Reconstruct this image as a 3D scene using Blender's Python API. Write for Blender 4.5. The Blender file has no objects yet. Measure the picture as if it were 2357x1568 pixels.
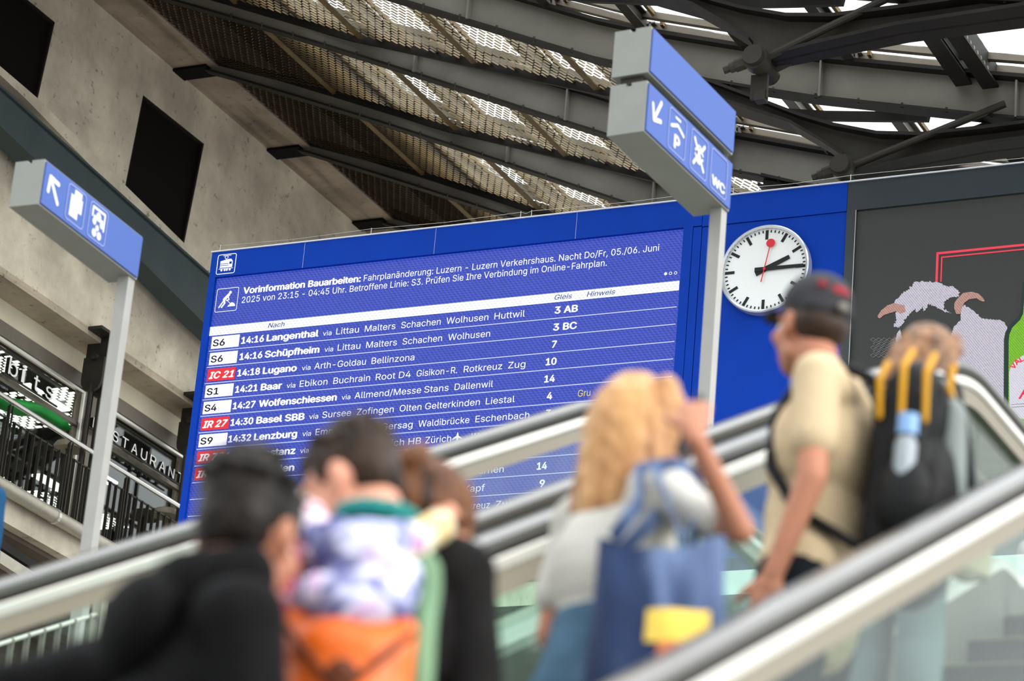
import bpy, bmesh, math, random, os
from mathutils import Vector, Matrix, noise, Quaternion
from mathutils.geometry import tessellate_polygon, delaunay_2d_cdt
import numpy as np
random.seed(7)
S = bpy.context.scene
COL = S.collection
R_ = math.radians
# ------------------------------------------------------------------ camera, sky, exposure
FPX, CX, CY = 7200.0, 1178.5, 784.0
CAMR = (Matrix.Rotation(R_(26.833), 3, 'Z') @ Matrix.Rotation(R_(90 + 21.286), 3, 'X') @ Matrix.Rotation(R_(5.121), 3, 'Z'))
cd = bpy.data.cameras.new('camera'); cam = bpy.data.objects.new('camera', cd); COL.objects.link(cam)
cam.matrix_world = CAMR.to_4x4()
cd.sensor_width = 36.0; cd.lens = FPX / 2357 * 36.0
cd.clip_start = 0.1; cd.clip_end = 300
cd.dof.use_dof = True; cd.dof.focus_distance = 30.2; cd.dof.aperture_fstop = 3.2
S.camera = cam
W = bpy.data.worlds.new('overcast_sky'); S.world = W; W.use_nodes = True
wn = W.node_tree; wn.nodes.clear()
tc = wn.nodes.new('ShaderNodeTexCoord'); sp = wn.nodes.new('ShaderNodeSeparateXYZ')
mr = wn.nodes.new('ShaderNodeMapRange'); mr.inputs[1].default_value = -0.05; mr.inputs[2].default_value = 0.9
mr.inputs[3].default_value = 0.75; mr.inputs[4].default_value = 2.4
bg = wn.nodes.new('ShaderNodeBackground'); bg.inputs[0].default_value = (0.95, 0.98, 1.0, 1)
wo = wn.nodes.new('ShaderNodeOutputWorld')
wn.links.new(tc.outputs['Generated'], sp.inputs[0]); wn.links.new(sp.outputs[2], mr.inputs[0])
wn.links.new(mr.outputs[0], bg.inputs[1]); wn.links.new(bg.outputs[0], wo.inputs[0])
sd = bpy.data.lights.new('soft_sun', 'SUN'); sd.energy = 2.9; sd.angle = R_(50); sd.color = (1, 0.97, 0.92)
so = bpy.data.objects.new('soft_sun', sd); COL.objects.link(so)
so.rotation_euler = Vector((1.0, -0.12, 0.5)).to_track_quat('Z', 'Y').to_euler()
S.view_settings.view_transform = 'Standard'; S.view_settings.look = 'None'
S.view_settings.gamma = 1.0; S.view_settings.use_curve_mapping = False; S.view_settings.exposure = 0.35
S.cycles.max_bounces = 8; S.cycles.transparent_max_bounces = 24; S.cycles.diffuse_bounces = 3; S.cycles.glossy_bounces = 3
S.cycles.caustics_reflective = False; S.cycles.caustics_refractive = False
try: S.cycles.use_denoising = True
except Exception: pass

# ------------------------------------------------------------------ pixel of the survey photograph -> point on a real plane
def ray(u, v): return CAMR @ Vector(((u - CX) / FPX, -(v - CY) / FPX, -1.0))
def atX(u, v, x): r = ray(u, v); return r * (x / r.x)
def atY(u, v, y): r = ray(u, v); return r * (y / r.y)
def atZ(u, v, z): r = ray(u, v); return r * (z / r.z)

# ------------------------------------------------------------------ materials
def _nt(name):
    m = bpy.data.materials.new(name); m.use_nodes = True
    nt = m.node_tree; return m, nt, nt.nodes['Principled BSDF']
def lin(c):
    return tuple(((x / 255) / 12.92 if x / 255 <= 0.04045 else ((x / 255 + 0.055) / 1.055) ** 2.4) for x in c) + (1,)
def mat(name, rgb, rough=0.5, metal=0.0, var=0.0, scale=6.0, bump=0.0, stretch=(1, 1, 1), spec=None, bscale=None):
    if spec is None: spec = 0.08 if rough >= 0.75 else 0.2 if rough >= 0.5 else 0.45
    m, nt, b = _nt(name); c = lin(rgb)
    b.inputs['Base Color'].default_value = c; b.inputs['Roughness'].default_value = rough
    b.inputs['Metallic'].default_value = metal; b.inputs['Specular IOR Level'].default_value = spec
    if var or bump:
        t = nt.nodes.new('ShaderNodeTexCoord'); mp = nt.nodes.new('ShaderNodeMapping'); mp.inputs['Scale'].default_value = stretch
        nt.links.new(t.outputs['Object'], mp.inputs[0])
        n = nt.nodes.new('ShaderNodeTexNoise'); n.inputs['Scale'].default_value = scale; n.inputs['Detail'].default_value = 5
        nt.links.new(mp.outputs[0], n.inputs[0])
        if var:
            r = nt.nodes.new('ShaderNodeValToRGB')
            r.color_ramp.elements[0].position = 0.3; r.color_ramp.elements[1].position = 0.7
            r.color_ramp.elements[0].color = tuple(x * (1 - var) for x in c[:3]) + (1,)
            r.color_ramp.elements[1].color = tuple(min(1, x * (1 + var)) for x in c[:3]) + (1,)
            nt.links.new(n.outputs[0], r.inputs[0]); nt.links.new(r.outputs[0], b.inputs['Base Color'])
        if bump:
            bp = nt.nodes.new('ShaderNodeBump'); bp.inputs['Strength'].default_value = bump; bp.inputs['Distance'].default_value = 0.01
            if bscale:
                n2 = nt.nodes.new('ShaderNodeTexNoise'); n2.inputs['Scale'].default_value = bscale
                nt.links.new(mp.outputs[0], n2.inputs[0]); nt.links.new(n2.outputs[0], bp.inputs['Height'])
            else: nt.links.new(n.outputs[0], bp.inputs['Height'])
            nt.links.new(bp.outputs[0], b.inputs['Normal'])
    return m
def emis(name, rgb, st=1.0):
    m, nt, b = _nt(name); b.inputs['Base Color'].default_value = (0.01, 0.01, 0.01, 1)
    b.inputs['Emission Color'].default_value = lin(rgb); b.inputs['Emission Strength'].default_value = st
    b.inputs['Roughness'].default_value = 0.6; b.inputs['Specular IOR Level'].default_value = 0.2
    return m
def ramp_mat(name, cols, scale, rough=0.7, stretch=(1, 1, 1), const=True, distort=0.5, metal=0):
    m, nt, b = _nt(name); b.inputs['Roughness'].default_value = rough; b.inputs['Metallic'].default_value = metal; b.inputs['Specular IOR Level'].default_value = 0.15
    t = nt.nodes.new('ShaderNodeTexCoord'); mp = nt.nodes.new('ShaderNodeMapping'); mp.inputs['Scale'].default_value = stretch
    n = nt.nodes.new('ShaderNodeTexNoise'); n.inputs['Scale'].default_value = scale; n.inputs['Distortion'].default_value = distort
    r = nt.nodes.new('ShaderNodeValToRGB'); cr = r.color_ramp
    if const: cr.interpolation = 'EASE'
    while len(cr.elements) < len(cols): cr.elements.new(0.5)
    for i, c in enumerate(cols):
        cr.elements[i].position = 0.3 + 0.4 * i / (len(cols) - 1); cr.elements[i].color = lin(c)
    nt.links.new(t.outputs['Object'], mp.inputs[0]); nt.links.new(mp.outputs[0], n.inputs[0])
    nt.links.new(n.outputs[0], r.inputs[0]); nt.links.new(r.outputs[0], b.inputs['Base Color'])
    return m
def glass(name, tint=(0.86, 0.93, 0.9), refl=1.0, milky=0.0):
    m = bpy.data.materials.new(name); m.use_nodes = True; nt = m.node_tree; nt.nodes.clear()
    o = nt.nodes.new('ShaderNodeOutputMaterial'); tr = nt.nodes.new('ShaderNodeBsdfTransparent'); tr.inputs[0].default_value = (*tint, 1)
    gl = nt.nodes.new('ShaderNodeBsdfGlossy'); gl.inputs['Roughness'].default_value = 0.02
    fr = nt.nodes.new('ShaderNodeFresnel')
    ge = nt.nodes.new('ShaderNodeNewGeometry'); ir = nt.nodes.new('ShaderNodeMapRange'); ir.inputs[3].default_value = 1.45; ir.inputs[4].default_value = 1 / 1.45
    nt.links.new(ge.outputs['Backfacing'], ir.inputs[0]); nt.links.new(ir.outputs[0], fr.inputs[0])
    mu = nt.nodes.new('ShaderNodeMath'); mu.operation = 'MULTIPLY'; mu.inputs[1].default_value = refl; mu.use_clamp = True
    mx = nt.nodes.new('ShaderNodeMixShader')
    nt.links.new(fr.outputs[0], mu.inputs[0]); nt.links.new(mu.outputs[0], mx.inputs[0])
    src = tr.outputs[0]
    if milky:
        df = nt.nodes.new('ShaderNodeBsdfTranslucent'); df.inputs[0].default_value = (0.92, 0.96, 0.95, 1)
        n = nt.nodes.new('ShaderNodeTexNoise'); n.inputs['Scale'].default_value = 5; n.inputs['Detail'].default_value = 6
        t = nt.nodes.new('ShaderNodeTexCoord'); nt.links.new(t.outputs['Object'], n.inputs[0])
        r = nt.nodes.new('ShaderNodeMapRange'); r.inputs[1].default_value = 0.35; r.inputs[2].default_value = 0.7
        r.inputs[3].default_value = 0; r.inputs[4].default_value = milky
        nt.links.new(n.outputs[0], r.inputs[0])
        m2 = nt.nodes.new('ShaderNodeMixShader'); nt.links.new(r.outputs[0], m2.inputs[0])
        nt.links.new(tr.outputs[0], m2.inputs[1]); nt.links.new(df.outputs[0], m2.inputs[2]); src = m2.outputs[0]
    nt.links.new(src, mx.inputs[1]); nt.links.new(gl.outputs[0], mx.inputs[2]); nt.links.new(mx.outputs[0], o.inputs[0])
    return m
def concrete(name, rgb, pits=True, board=(0, 0, 0)):
    """cast concrete: cloudy tone, weathering pits, board-marked grooves"""
    m, nt, b = _nt(name); b.inputs['Roughness'].default_value = 0.85; b.inputs['Specular IOR Level'].default_value = 0.15; c = lin(rgb)
    t = nt.nodes.new('ShaderNodeTexCoord'); L = nt.links.new
    n = nt.nodes.new('ShaderNodeTexNoise'); n.inputs['Scale'].default_value = 1.1; n.inputs['Detail'].default_value = 8; n.inputs['Roughness'].default_value = 0.62
    L(t.outputs['Object'], n.inputs[0])
    r = nt.nodes.new('ShaderNodeValToRGB'); r.color_ramp.elements[0].position = 0.32; r.color_ramp.elements[1].position = 0.68
    r.color_ramp.elements[0].color = tuple(x * 0.66 for x in c[:3]) + (1,); r.color_ramp.elements[1].color = tuple(x * 1.22 for x in c[:3]) + (1,)
    L(n.outputs[0], r.inputs[0]); src = r.outputs[0]
    if pits:
        n2 = nt.nodes.new('ShaderNodeTexNoise'); n2.inputs['Scale'].default_value = 7.5; n2.inputs['Detail'].default_value = 5; n2.inputs['Roughness'].default_value = 0.7
        L(t.outputs['Object'], n2.inputs[0])
        r2 = nt.nodes.new('ShaderNodeValToRGB'); r2.color_ramp.elements[0].position = 0.30; r2.color_ramp.elements[1].position = 0.40
        r2.color_ramp.elements[0].color = (0.3, 0.27, 0.23, 1); r2.color_ramp.elements[1].color = (1, 1, 1, 1)
        L(n2.outputs[0], r2.inputs[0])
        mx = nt.nodes.new('ShaderNodeMix'); mx.data_type = 'RGBA'; mx.blend_type = 'MULTIPLY'; mx.inputs[0].default_value = 0.85
        L(src, mx.inputs[6]); L(r2.outputs[0], mx.inputs[7]); src = mx.outputs[2]
    if any(board):
        mp = nt.nodes.new('ShaderNodeMapping'); mp.inputs['Scale'].default_value = board; L(t.outputs['Object'], mp.inputs[0])
        wv = nt.nodes.new('ShaderNodeTexNoise'); wv.inputs['Scale'].default_value = 1.0; wv.inputs['Detail'].default_value = 4
        L(mp.outputs[0], wv.inputs[0])
        r3 = nt.nodes.new('ShaderNodeValToRGB'); r3.color_ramp.elements[0].position = 0.36; r3.color_ramp.elements[1].position = 0.5
        r3.color_ramp.elements[0].color = (0.55, 0.53, 0.5, 1); r3.color_ramp.elements[1].color = (1, 1, 1, 1)
        L(wv.outputs[0], r3.inputs[0])
        mx = nt.nodes.new('ShaderNodeMix'); mx.data_type = 'RGBA'; mx.blend_type = 'MULTIPLY'; mx.inputs[0].default_value = 0.7
        L(src, mx.inputs[6]); L(r3.outputs[0], mx.inputs[7]); src = mx.outputs[2]
    L(src, b.inputs['Base Color'])
    bp = nt.nodes.new('ShaderNodeBump'); bp.inputs['Strength'].default_value = 0.4; bp.inputs['Distance'].default_value = 0.02
    L(n.outputs[0], bp.inputs['Height']); L(bp.outputs[0], b.inputs['Normal'])
    return m
def led_screen(name, rgb, dark=0.6, st=1.0, fq=1.0):
    """LED wall: rows and columns of diodes with the slow beat between them"""
    m, nt, b = _nt(name); L = nt.links.new
    b.inputs['Base Color'].default_value = (0.008, 0.008, 0.01, 1); b.inputs['Roughness'].default_value = 0.5; b.inputs['Specular IOR Level'].default_value = 0.3
    t = nt.nodes.new('ShaderNodeTexCoord'); c = lin(rgb)
    def wave(direction, scale, rot=0):
        mp = nt.nodes.new('ShaderNodeMapping'); mp.inputs['Rotation'].default_value = (0, R_(rot), 0); L(t.outputs['Object'], mp.inputs[0])
        w = nt.nodes.new('ShaderNodeTexWave'); w.bands_direction = direction; w.inputs['Scale'].default_value = scale
        w.inputs['Distortion'].default_value = 1.4; w.inputs['Detail'].default_value = 2; w.inputs['Detail Scale'].default_value = 0.3
        L(mp.outputs[0], w.inputs[0]); return w.outputs['Fac']
    a = wave('Z', 12.5 * fq); d = wave('X', 9.0 * fq, 38); n = nt.nodes.new('ShaderNodeTexNoise'); n.inputs['Scale'].default_value = 38; n.inputs['Detail'].default_value = 2
    L(t.outputs['Object'], n.inputs[0])
    ad = nt.nodes.new('ShaderNodeMath'); ad.operation = 'ADD'; L(a, ad.inputs[0]); L(d, ad.inputs[1])
    a2 = nt.nodes.new('ShaderNodeMath'); a2.operation = 'ADD'; L(ad.outputs[0], a2.inputs[0]); L(n.outputs[0], a2.inputs[1])
    r = nt.nodes.new('ShaderNodeMapRange'); r.inputs[1].default_value = 0.4; r.inputs[2].default_value = 2.3
    r.inputs[3].default_value = dark * st; r.inputs[4].default_value = 1.35 * st
    L(a2.outputs[0], r.inputs[0])
    b.inputs['Emission Color'].default_value = c; L(r.outputs[0], b.inputs['Emission Strength'])
    return m
M = {}
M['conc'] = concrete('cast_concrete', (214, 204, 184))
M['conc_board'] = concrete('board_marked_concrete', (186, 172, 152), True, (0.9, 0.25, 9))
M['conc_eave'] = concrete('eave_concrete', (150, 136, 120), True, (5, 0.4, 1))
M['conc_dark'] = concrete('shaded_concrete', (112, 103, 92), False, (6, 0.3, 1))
M['cream'] = mat('cream_render', (236, 228, 202), 0.8, var=0.08, scale=2)
M['steel_dark'] = mat('dark_painted_steel', (52, 49, 44), 0.5, 0.1, var=0.25, scale=2.5)
M['steel_black'] = mat('black_painted_steel', (32, 29, 26), 0.6, 0.0, var=0.25, scale=3)
M['steel_web'] = mat('grey_web_steel', (112, 108, 101), 0.5, 0.1, var=0.16, scale=1.2)
M['girder'] = mat('dark_green_grey_girder', (62, 72, 74), 0.55, 0.1, var=0.1, scale=2)
M['bronze'] = mat('bronze_frame', (112, 104, 92), 0.4, 0.4, var=0.1, scale=4)
M['mesh'] = mat('expanded_metal', (104, 88, 62), 0.55, 0.0, var=0.3, scale=3)
M['seam'] = mat('brown_seam', (104, 86, 58), 0.6, 0.1, var=0.15)
M['alu'] = mat('brushed_aluminium', (222, 219, 210), 0.35, 0.7, var=0.06, scale=30, stretch=(1, 0.05, 0.05))
M['alu_sat'] = mat('satin_aluminium', (186, 180, 164), 0.42, 0.5, var=0.08, scale=14)
M['chrome'] = mat('polished_rail', (220, 218, 212), 0.16, 0.9)
M['fascia'] = mat('rail_fascia_bronze', (136, 130, 116), 0.5, 0.2)
M['rubber'] = mat('handrail_rubber', (84, 83, 80), 0.22, 0.25, spec=0.9)
M['glass'] = glass('balustrade_glass', (0.86, 0.925, 0.9), 0.5, 0.02)
M['pane'] = glass('skylight_pane', (0.97, 0.99, 0.98), 0.5, 0.45)
M['shop_glass'] = glass('shop_glass', (0.8, 0.85, 0.83), 1.6)
M['wall_glass'] = glass('curtain_glass', (0.62, 0.72, 0.68), 1.4, 0.35)
M['black_void'] = mat('dark_interior', (22, 19, 17), 0.9)
M['blue_frame'] = mat('signal_blue_sheet', (0, 58, 168), 0.6, spec=0.12, var=0.05, scale=3)
M['graph_frame'] = mat('graphite_sheet', (44, 52, 58), 0.4, 0.1, var=0.08)
M['white_edge'] = mat('white_metal_edge', (222, 226, 236), 0.5)
M['led'] = led_screen('led_screen_blue', (52, 72, 182), 0.5, 0.85)
M['led_ad'] = led_screen('led_screen_black', (48, 50, 47), 0.95, 0.70, 2.0)
M['led_white'] = emis('led_white', (244, 246, 255), 1.0)
M['led_line'] = emis('led_line', (190, 200, 240), 0.9)
M['led_bar'] = led_screen('led_header_bar', (226, 230, 238), 0.75, 0.95)
M['led_red'] = emis('led_red', (232, 40, 50), 0.85)
M['led_ink'] = emis('led_ink', (28, 30, 42), 1.0)
M['led_blue_ink'] = emis('led_blue_ink', (64, 80, 130), 1.0)
M['led_yellow'] = emis('led_yellow', (225, 205, 70), 0.9)
M['led_frame_red'] = emis('led_frame_red', (226, 62, 84), 0.9)
M['fur'] = led_screen('led_fur', (206, 200, 214), 0.5, 0.68, 1.9)
M['horn'] = led_screen('led_horn', (186, 142, 130), 0.45, 0.75, 1.9)
M['bottle_green'] = led_screen('led_bottle_green', (112, 176, 22), 0.5, 0.85, 1.9)
M['bottle_edge'] = emis('led_bottle_edge', (24, 44, 40), 1.0)
M['label_print'] = led_screen('led_label', (208, 206, 218), 0.85, 0.72, 1.9)
M['net'] = emis('led_net', (120, 122, 124), 0.8)
M['sign_blue'] = emis('backlit_sign_blue', (84, 106, 196), 0.14)
M['sign_blue'].node_tree.nodes['Principled BSDF'].inputs['Base Color'].default_value = lin((66, 88, 146))
M['sign_white'] = emis('backlit_sign_white', (250, 252, 255), 0.9)
M['sign_outline'] = emis('backlit_sign_outline', (168, 186, 246), 0.8)
M['sign_body'] = mat('grey_sign_housing', (126, 129, 124), 0.45, 0.1, var=0.04)
M['post'] = mat('grey_post', (150, 150, 147), 0.45, 0.1, var=0.05)
M['clock_white'] = mat('clock_dial', (240, 244, 244), 0.4)
M['clock_ink'] = mat('clock_marks', (34, 36, 38), 0.5)
M['clock_red'] = mat('clock_seconds', (214, 22, 40), 0.4)
M['bezel'] = mat('clock_bezel', (206, 212, 220), 0.25, 0.6)
M['letters'] = mat('white_letters', (240, 240, 236), 0.5)
M['green_cloth'] = mat('green_canopy', (36, 150, 62), 0.55, var=0.2, scale=3)
M['lampshade'] = mat('lamp_dome', (150, 142, 126), 0.5)
M['reflection_lamp_glow'] = emis('reflection_lamp_glow', (255, 250, 238), 2.2)
M['floor'] = mat('stone_floor', (150, 146, 138), 0.5, var=0.1, scale=0.6)
M['wire'] = mat('thin_wire', (190, 188, 180), 0.4, 0.5)

# ------------------------------------------------------------------ mesh building
class MB:
    def __init__(s): s.v = []; s.f = []; s.m = []
    def add(s, vs, fs, mi=0):
        o = len(s.v); s.v += [tuple(v) for v in vs]; s.f += [tuple(i + o for i in f) for f in fs]; s.m += [mi] * len(fs); return s
    def box(s, c, d, rot=None, mi=0):
        x, y, z = d[0] / 2, d[1] / 2, d[2] / 2
        vs = [Vector(p) for p in ((-x, -y, -z), (x, -y, -z), (x, y, -z), (-x, y, -z), (-x, -y, z), (x, -y, z), (x, y, z), (-x, y, z))]
        if rot is not None: vs = [rot @ v for v in vs]
        c = Vector(c)
        return s.add([v + c for v in vs], [(0, 3, 2, 1), (4, 5, 6, 7), (0, 1, 5, 4), (1, 2, 6, 5), (2, 3, 7, 6), (3, 0, 4, 7)], mi)
    def bar(s, a, b, w, h, up=Vector((0, 0, 1)), mi=0):
        a = Vector(a); b = Vector(b); d = (b - a); L = d.length; y = d.normalized()
        x = y.cross(up)
        x = x.normalized() if x.length > 1e-4 else Vector((1, 0, 0)); z = x.cross(y)
        return s.box((a + b) / 2, (w, L, h), Matrix((x, y, z)).transposed(), mi)
    def prism(s, pts, off, mi=0, side_mi=None):
        """planar polygon (3D points) extruded by the vector off"""
        n = len(pts); off = Vector(off); P = [Vector(p) for p in pts]; Q = [p + off for p in P]
        tri = tessellate_polygon([P]); fs = [tuple(t) for t in tri] + [tuple(i + n for i in reversed(t)) for t in tri]
        s.add(P + Q, fs, mi)
        s.add(P + Q, [(i, (i + 1) % n, n + (i + 1) % n, n + i) for i in range(n)], mi if side_mi is None else side_mi); return s
    def tube(s, pts, r, n=8, mi=0, cap=True):
        pts = [Vector(p) for p in pts]; k = len(pts); vs = []; u = None
        rr = r if isinstance(r, (list, tuple)) else [r] * k
        for i, p in enumerate(pts):
            t = (pts[min(i + 1, k - 1)] - pts[max(i - 1, 0)]).normalized()
            if u is None: u = t.orthogonal().normalized()
            u = (u - t * u.dot(t)).normalized(); w = t.cross(u)
            for j in range(n):
                a = 2 * math.pi * j / n; vs.append(p + (u * math.cos(a) + w * math.sin(a)) * rr[i])
        fs = [(i * n + j, i * n + (j + 1) % n, (i + 1) * n + (j + 1) % n, (i + 1) * n + j) for i in range(k - 1) for j in range(n)]
        if cap: fs += [tuple(range(n - 1, -1, -1)), tuple((k - 1) * n + j for j in range(n))]
        return s.add(vs, fs, mi)
    def sweep(s, X, path, sec, mi=0, cap=True):
        """cross-section (dx, dn) swept along a path in the Y-Z plane at X; n is the upward normal of the path"""
        k = len(path); n = len(sec); vs = []
        for i in range(k):
            a = path[max(i - 1, 0)]; b = path[min(i + 1, k - 1)]; ty, tz = b[0] - a[0], b[1] - a[1]; L = math.hypot(ty, tz); ty /= L; tz /= L
            for dx, dn in sec: vs.append((X + dx, path[i][0] - tz * dn, path[i][1] + ty * dn))
        fs = [(i * n + j, i * n + (j + 1) % n, (i + 1) * n + (j + 1) % n, (i + 1) * n + j) for i in range(k - 1) for j in range(n)]
        if cap: fs += [tuple(range(n - 1, -1, -1)), tuple((k - 1) * n + j for j in range(n))]
        return s.add(vs, fs, mi)
    def ball(s, c, r, rot=None, n=10, mi=0):
        c = Vector(c); r = (r, r, r) if isinstance(r, (int, float)) else r; vs = []; m = n // 2 + 1
        for i in range(m + 1):
            th = math.pi * i / m
            for j in range(n):
                ph = 2 * math.pi * j / n; v = Vector((math.sin(th) * math.cos(ph) * r[0], math.sin(th) * math.sin(ph) * r[1], math.cos(th) * r[2]))
                if rot is not None: v = rot @ v
                vs.append(c + v)
        fs = [(i * n + j, (i + 1) * n + j, (i + 1) * n + (j + 1) % n, i * n + (j + 1) % n) for i in range(m) for j in range(n)]
        return s.add(vs, fs, mi)
    def capsule(s, a, b, r1, r2, n=10, flat=None, mi=0):
        """tapered limb; flat=(axis, k) squeezes it along one axis"""
        a = Vector(a); b = Vector(b); d = b - a; L = max(d.length, 1e-5); t = d.normalized(); u = t.orthogonal().normalized(); w = t.cross(u); prof = []
        for i in range(5): th = math.pi / 2 * (1 - i / 4); prof.append((-math.sin(th) * r1, math.cos(th) * r1 + 1e-4))
        for i in range(1, 4): prof.append((L * i / 4, r1 + (r2 - r1) * i / 4))
        for i in range(5): th = math.pi / 2 * i / 4; prof.append((L + math.sin(th) * r2, math.cos(th) * r2 + 1e-4))
        vs = []
        for h, r in prof:
            for j in range(n):
                an = 2 * math.pi * j / n; v = (u * math.cos(an) + w * math.sin(an)) * r
                if flat: ax, k = flat; v = v - ax * v.dot(ax) * (1 - k)
                vs.append(a + t * h + v)
        m = len(prof)
        fs = [(i * n + j, i * n + (j + 1) % n, (i + 1) * n + (j + 1) % n, (i + 1) * n + j) for i in range(m - 1) for j in range(n)]
        fs += [tuple(range(n - 1, -1, -1)), tuple((m - 1) * n + j for j in range(n))]
        return s.add(vs, fs, mi)
    def mesh(s, name, mats):
        me = bpy.data.meshes.new(name); me.from_pydata(s.v, [], s.f)
        for m in (mats if isinstance(mats, (list, tuple)) else [mats]): me.materials.append(m)
        if len(me.materials) > 1: me.polygons.foreach_set('material_index', s.m)
        me.update(); return me
    def build(s, name, mats, parent=None, smooth=False, fix=True):
        me = s.mesh(name, mats)
        if fix:
            bm = bmesh.new(); bm.from_mesh(me); bmesh.ops.recalc_face_normals(bm, faces=bm.faces); bm.to_mesh(me); bm.free()
        if smooth:
            me.polygons.foreach_set('use_smooth', [True] * len(me.polygons))
            if smooth == 'auto': me.set_sharp_from_angle(angle=R_(35))
        return link(name, me, parent)
def link(name, me, parent=None):
    o = bpy.data.objects.new(name, me); COL.objects.link(o)
    if parent is not None: o.parent = parent
    return o
def tag(o, label=None, cat=None, group=None, kind=None):
    if label: o['label'] = label
    if cat: o['category'] = cat
    if group: o['group'] = group
    if kind: o['kind'] = kind
    return o
def empty(name, loc=(0, 0, 0), rz=0.0):
    """empties keep world coordinates for their parts: parts are built in world space and re-based"""
    o = bpy.data.objects.new(name, None); COL.objects.link(o); o.location = loc; o.rotation_euler = (0, 0, rz); o.empty_display_size = 0.2
    return o
ORIGINS = []
def root(name, base):
    """thing whose parts are authored in world space: the empty sits at its base, parts get the inverse offset"""
    o = empty(name, base); ORIGINS.append(o); return o
def rebase():
    for r in ORIGINS:
        l = Vector(r.location)
        for c in r.children: c.location = Vector(c.location) - l
# fonts: Blender's own
def _font(fn):
    try: return bpy.data.fonts.load(os.path.join(bpy.utils.resource_path('LOCAL'), 'datafiles', 'fonts', fn))
    except Exception: return None
INTER = _font('Inter.woff2')
_tc = {}
def text_mesh(txt, bold=0.0, shear=0.0, serif=False):
    """outlines of the lettering, filled by non-zero winding (variable-font contours overlap)"""
    key = (txt, bold, shear)
    if key in _tc: return _tc[key]
    c = bpy.data.curves.new('t', 'FONT'); c.body = txt; c.size = 1.0; c.shear = shear; c.resolution_u = 3; c.fill_mode = 'NONE'
    if INTER: c.font = INTER
    o = bpy.data.objects.new('t', c); COL.objects.link(o)
    me = bpy.data.meshes.new_from_object(o.evaluated_get(bpy.context.evaluated_depsgraph_get()))
    bpy.data.objects.remove(o); bpy.data.curves.remove(c)
    nxt = {}
    V = [Vector((v.co.x, v.co.y)) for v in me.vertices]; E = [tuple(e.vertices) for e in me.edges]
    bpy.data.meshes.remove(me)
    # walk loops in vertex order
    adj = {}
    for p, q in E: adj.setdefault(p, []).append(q); adj.setdefault(q, []).append(p)
    seen = set(); loops = []
    for i in range(len(V)):
        if i in seen or i not in adj: continue
        lp = [i]; seen.add(i); cur = min(adj[i])
        prev = i
        while cur not in seen:
            seen.add(cur); lp.append(cur); n = [k for k in adj[cur] if k != prev]; prev = cur; cur = n[0] if n else i
        if len(lp) > 2: loops.append(lp)
    r = delaunay_2d_cdt(V, [(lp[k], lp[(k + 1) % len(lp)]) for lp in loops for k in range(len(lp))], [], 0, 1e-6)
    ov, of = r[0], r[2]
    A = np.array([V[lp[k]] for lp in loops for k in range(len(lp))]); B = np.array([V[lp[(k + 1) % len(lp)]] for lp in loops for k in range(len(lp))])
    fs = []
    for f in of:
        p = sum((ov[k] for k in f), Vector((0, 0))) / len(f)
        up = (A[:, 1] <= p.y) & (B[:, 1] > p.y); dn = (A[:, 1] > p.y) & (B[:, 1] <= p.y)
        cr = (B[:, 0] - A[:, 0]) * (p.y - A[:, 1]) - (p.x - A[:, 0]) * (B[:, 1] - A[:, 1])
        if int((up & (cr > 0)).sum()) - int((dn & (cr < 0)).sum()) != 0: fs.append(tuple(f))
    vs = [(v.x, v.y) for v in ov]; n = len(vs)
    if bold:
        base = list(vs); bf = list(fs)
        for k, (sx_, sy_) in enumerate(((1, 0), (-1, 0), (0, .7), (0, -.7))):
            vs += [(x + sx_ * bold, y + sy_ * bold) for x, y in base]; fs += [tuple(i + n * (k + 1) for i in f) for f in bf]
    used = set(i for f in fs for i in f)
    xs = [vs[i][0] for i in used]; ys = [vs[i][1] for i in used]
    _tc[key] = (vs, fs, min(xs), max(xs), min(ys), max(ys)); return _tc[key]
def text_on(mb, txt, O, U, V, width, capsize, bold=0.0, mi=0, thick=None, shear=0.0):
    """flat lettering from origin O (baseline, left), U right, V up; capsize = height of a capital"""
    vs, fs, x0, x1, y0, y1 = text_mesh(txt, bold, shear)
    k = capsize / 0.73; kx = width / (x1 - x0) if width else k
    P = [O + U * ((x - x0) * kx) + V * (y * k) for x, y in vs]
    mb.add(P, fs, mi)
    if thick:
        Q = [p + thick for p in P]; mb.add(Q, fs, mi)
        ed = {}
        for f in fs:
            for a, b in zip(f, f[1:] + f[:1]): ed[(min(a, b), max(a, b))] = ed.get((min(a, b), max(a, b)), 0) + 1
        e = [k_ for k_, n_ in ed.items() if n_ == 1]
        mb.add(P + Q, [(a, b, b + len(P), a + len(P)) for a, b in e], mi + 1 if mi == 0 and thick.length > 0.01 else mi)
# ================================================================== SETTING: floor, concrete wall, roof
WX = -21.0
V3 = Vector
fl = MB().box((-4, 18, -1.75), (44, 60, 0.3)).build('floor', M['floor']); tag(fl, kind='structure')
# ---- left concrete wall with recessed openings
wall = root('wall_left', (WX, 30, -1.6)); tag(wall, kind='structure')
def wp(u, v): p = atX(u, v, WX); return (p.y, p.z)
openings = [[(26.2, 17.19), (28.297, 17.19), (28.13, 15.55), (26.0, 15.55)], [(30.39, 17.19), (31.953, 17.21), (31.74, 15.2), (30.22, 15.2)]]
out = [(20, 13.77), (46, 13.77), (46, 17.86), (20, 17.86)]
P2 = [[V3((WX, y, z)) for y, z in out]] + [[V3((WX, y, z)) for y, z in o] for o in openings]
tri = tessellate_polygon(P2); allp = [p for q in P2 for p in q]
mb = MB().add(allp, [tuple(t) for t in tri])
for o in openings:
    n = len(o); mb.add([V3((WX, y, z)) for y, z in o] + [V3((WX - 0.05, y, z)) for y, z in o], [(i, (i + 1) % n, n + (i + 1) % n, n + i) for i in range(n)])
mb.build('concrete_face', M['conc'], wall, fix=False)
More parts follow.
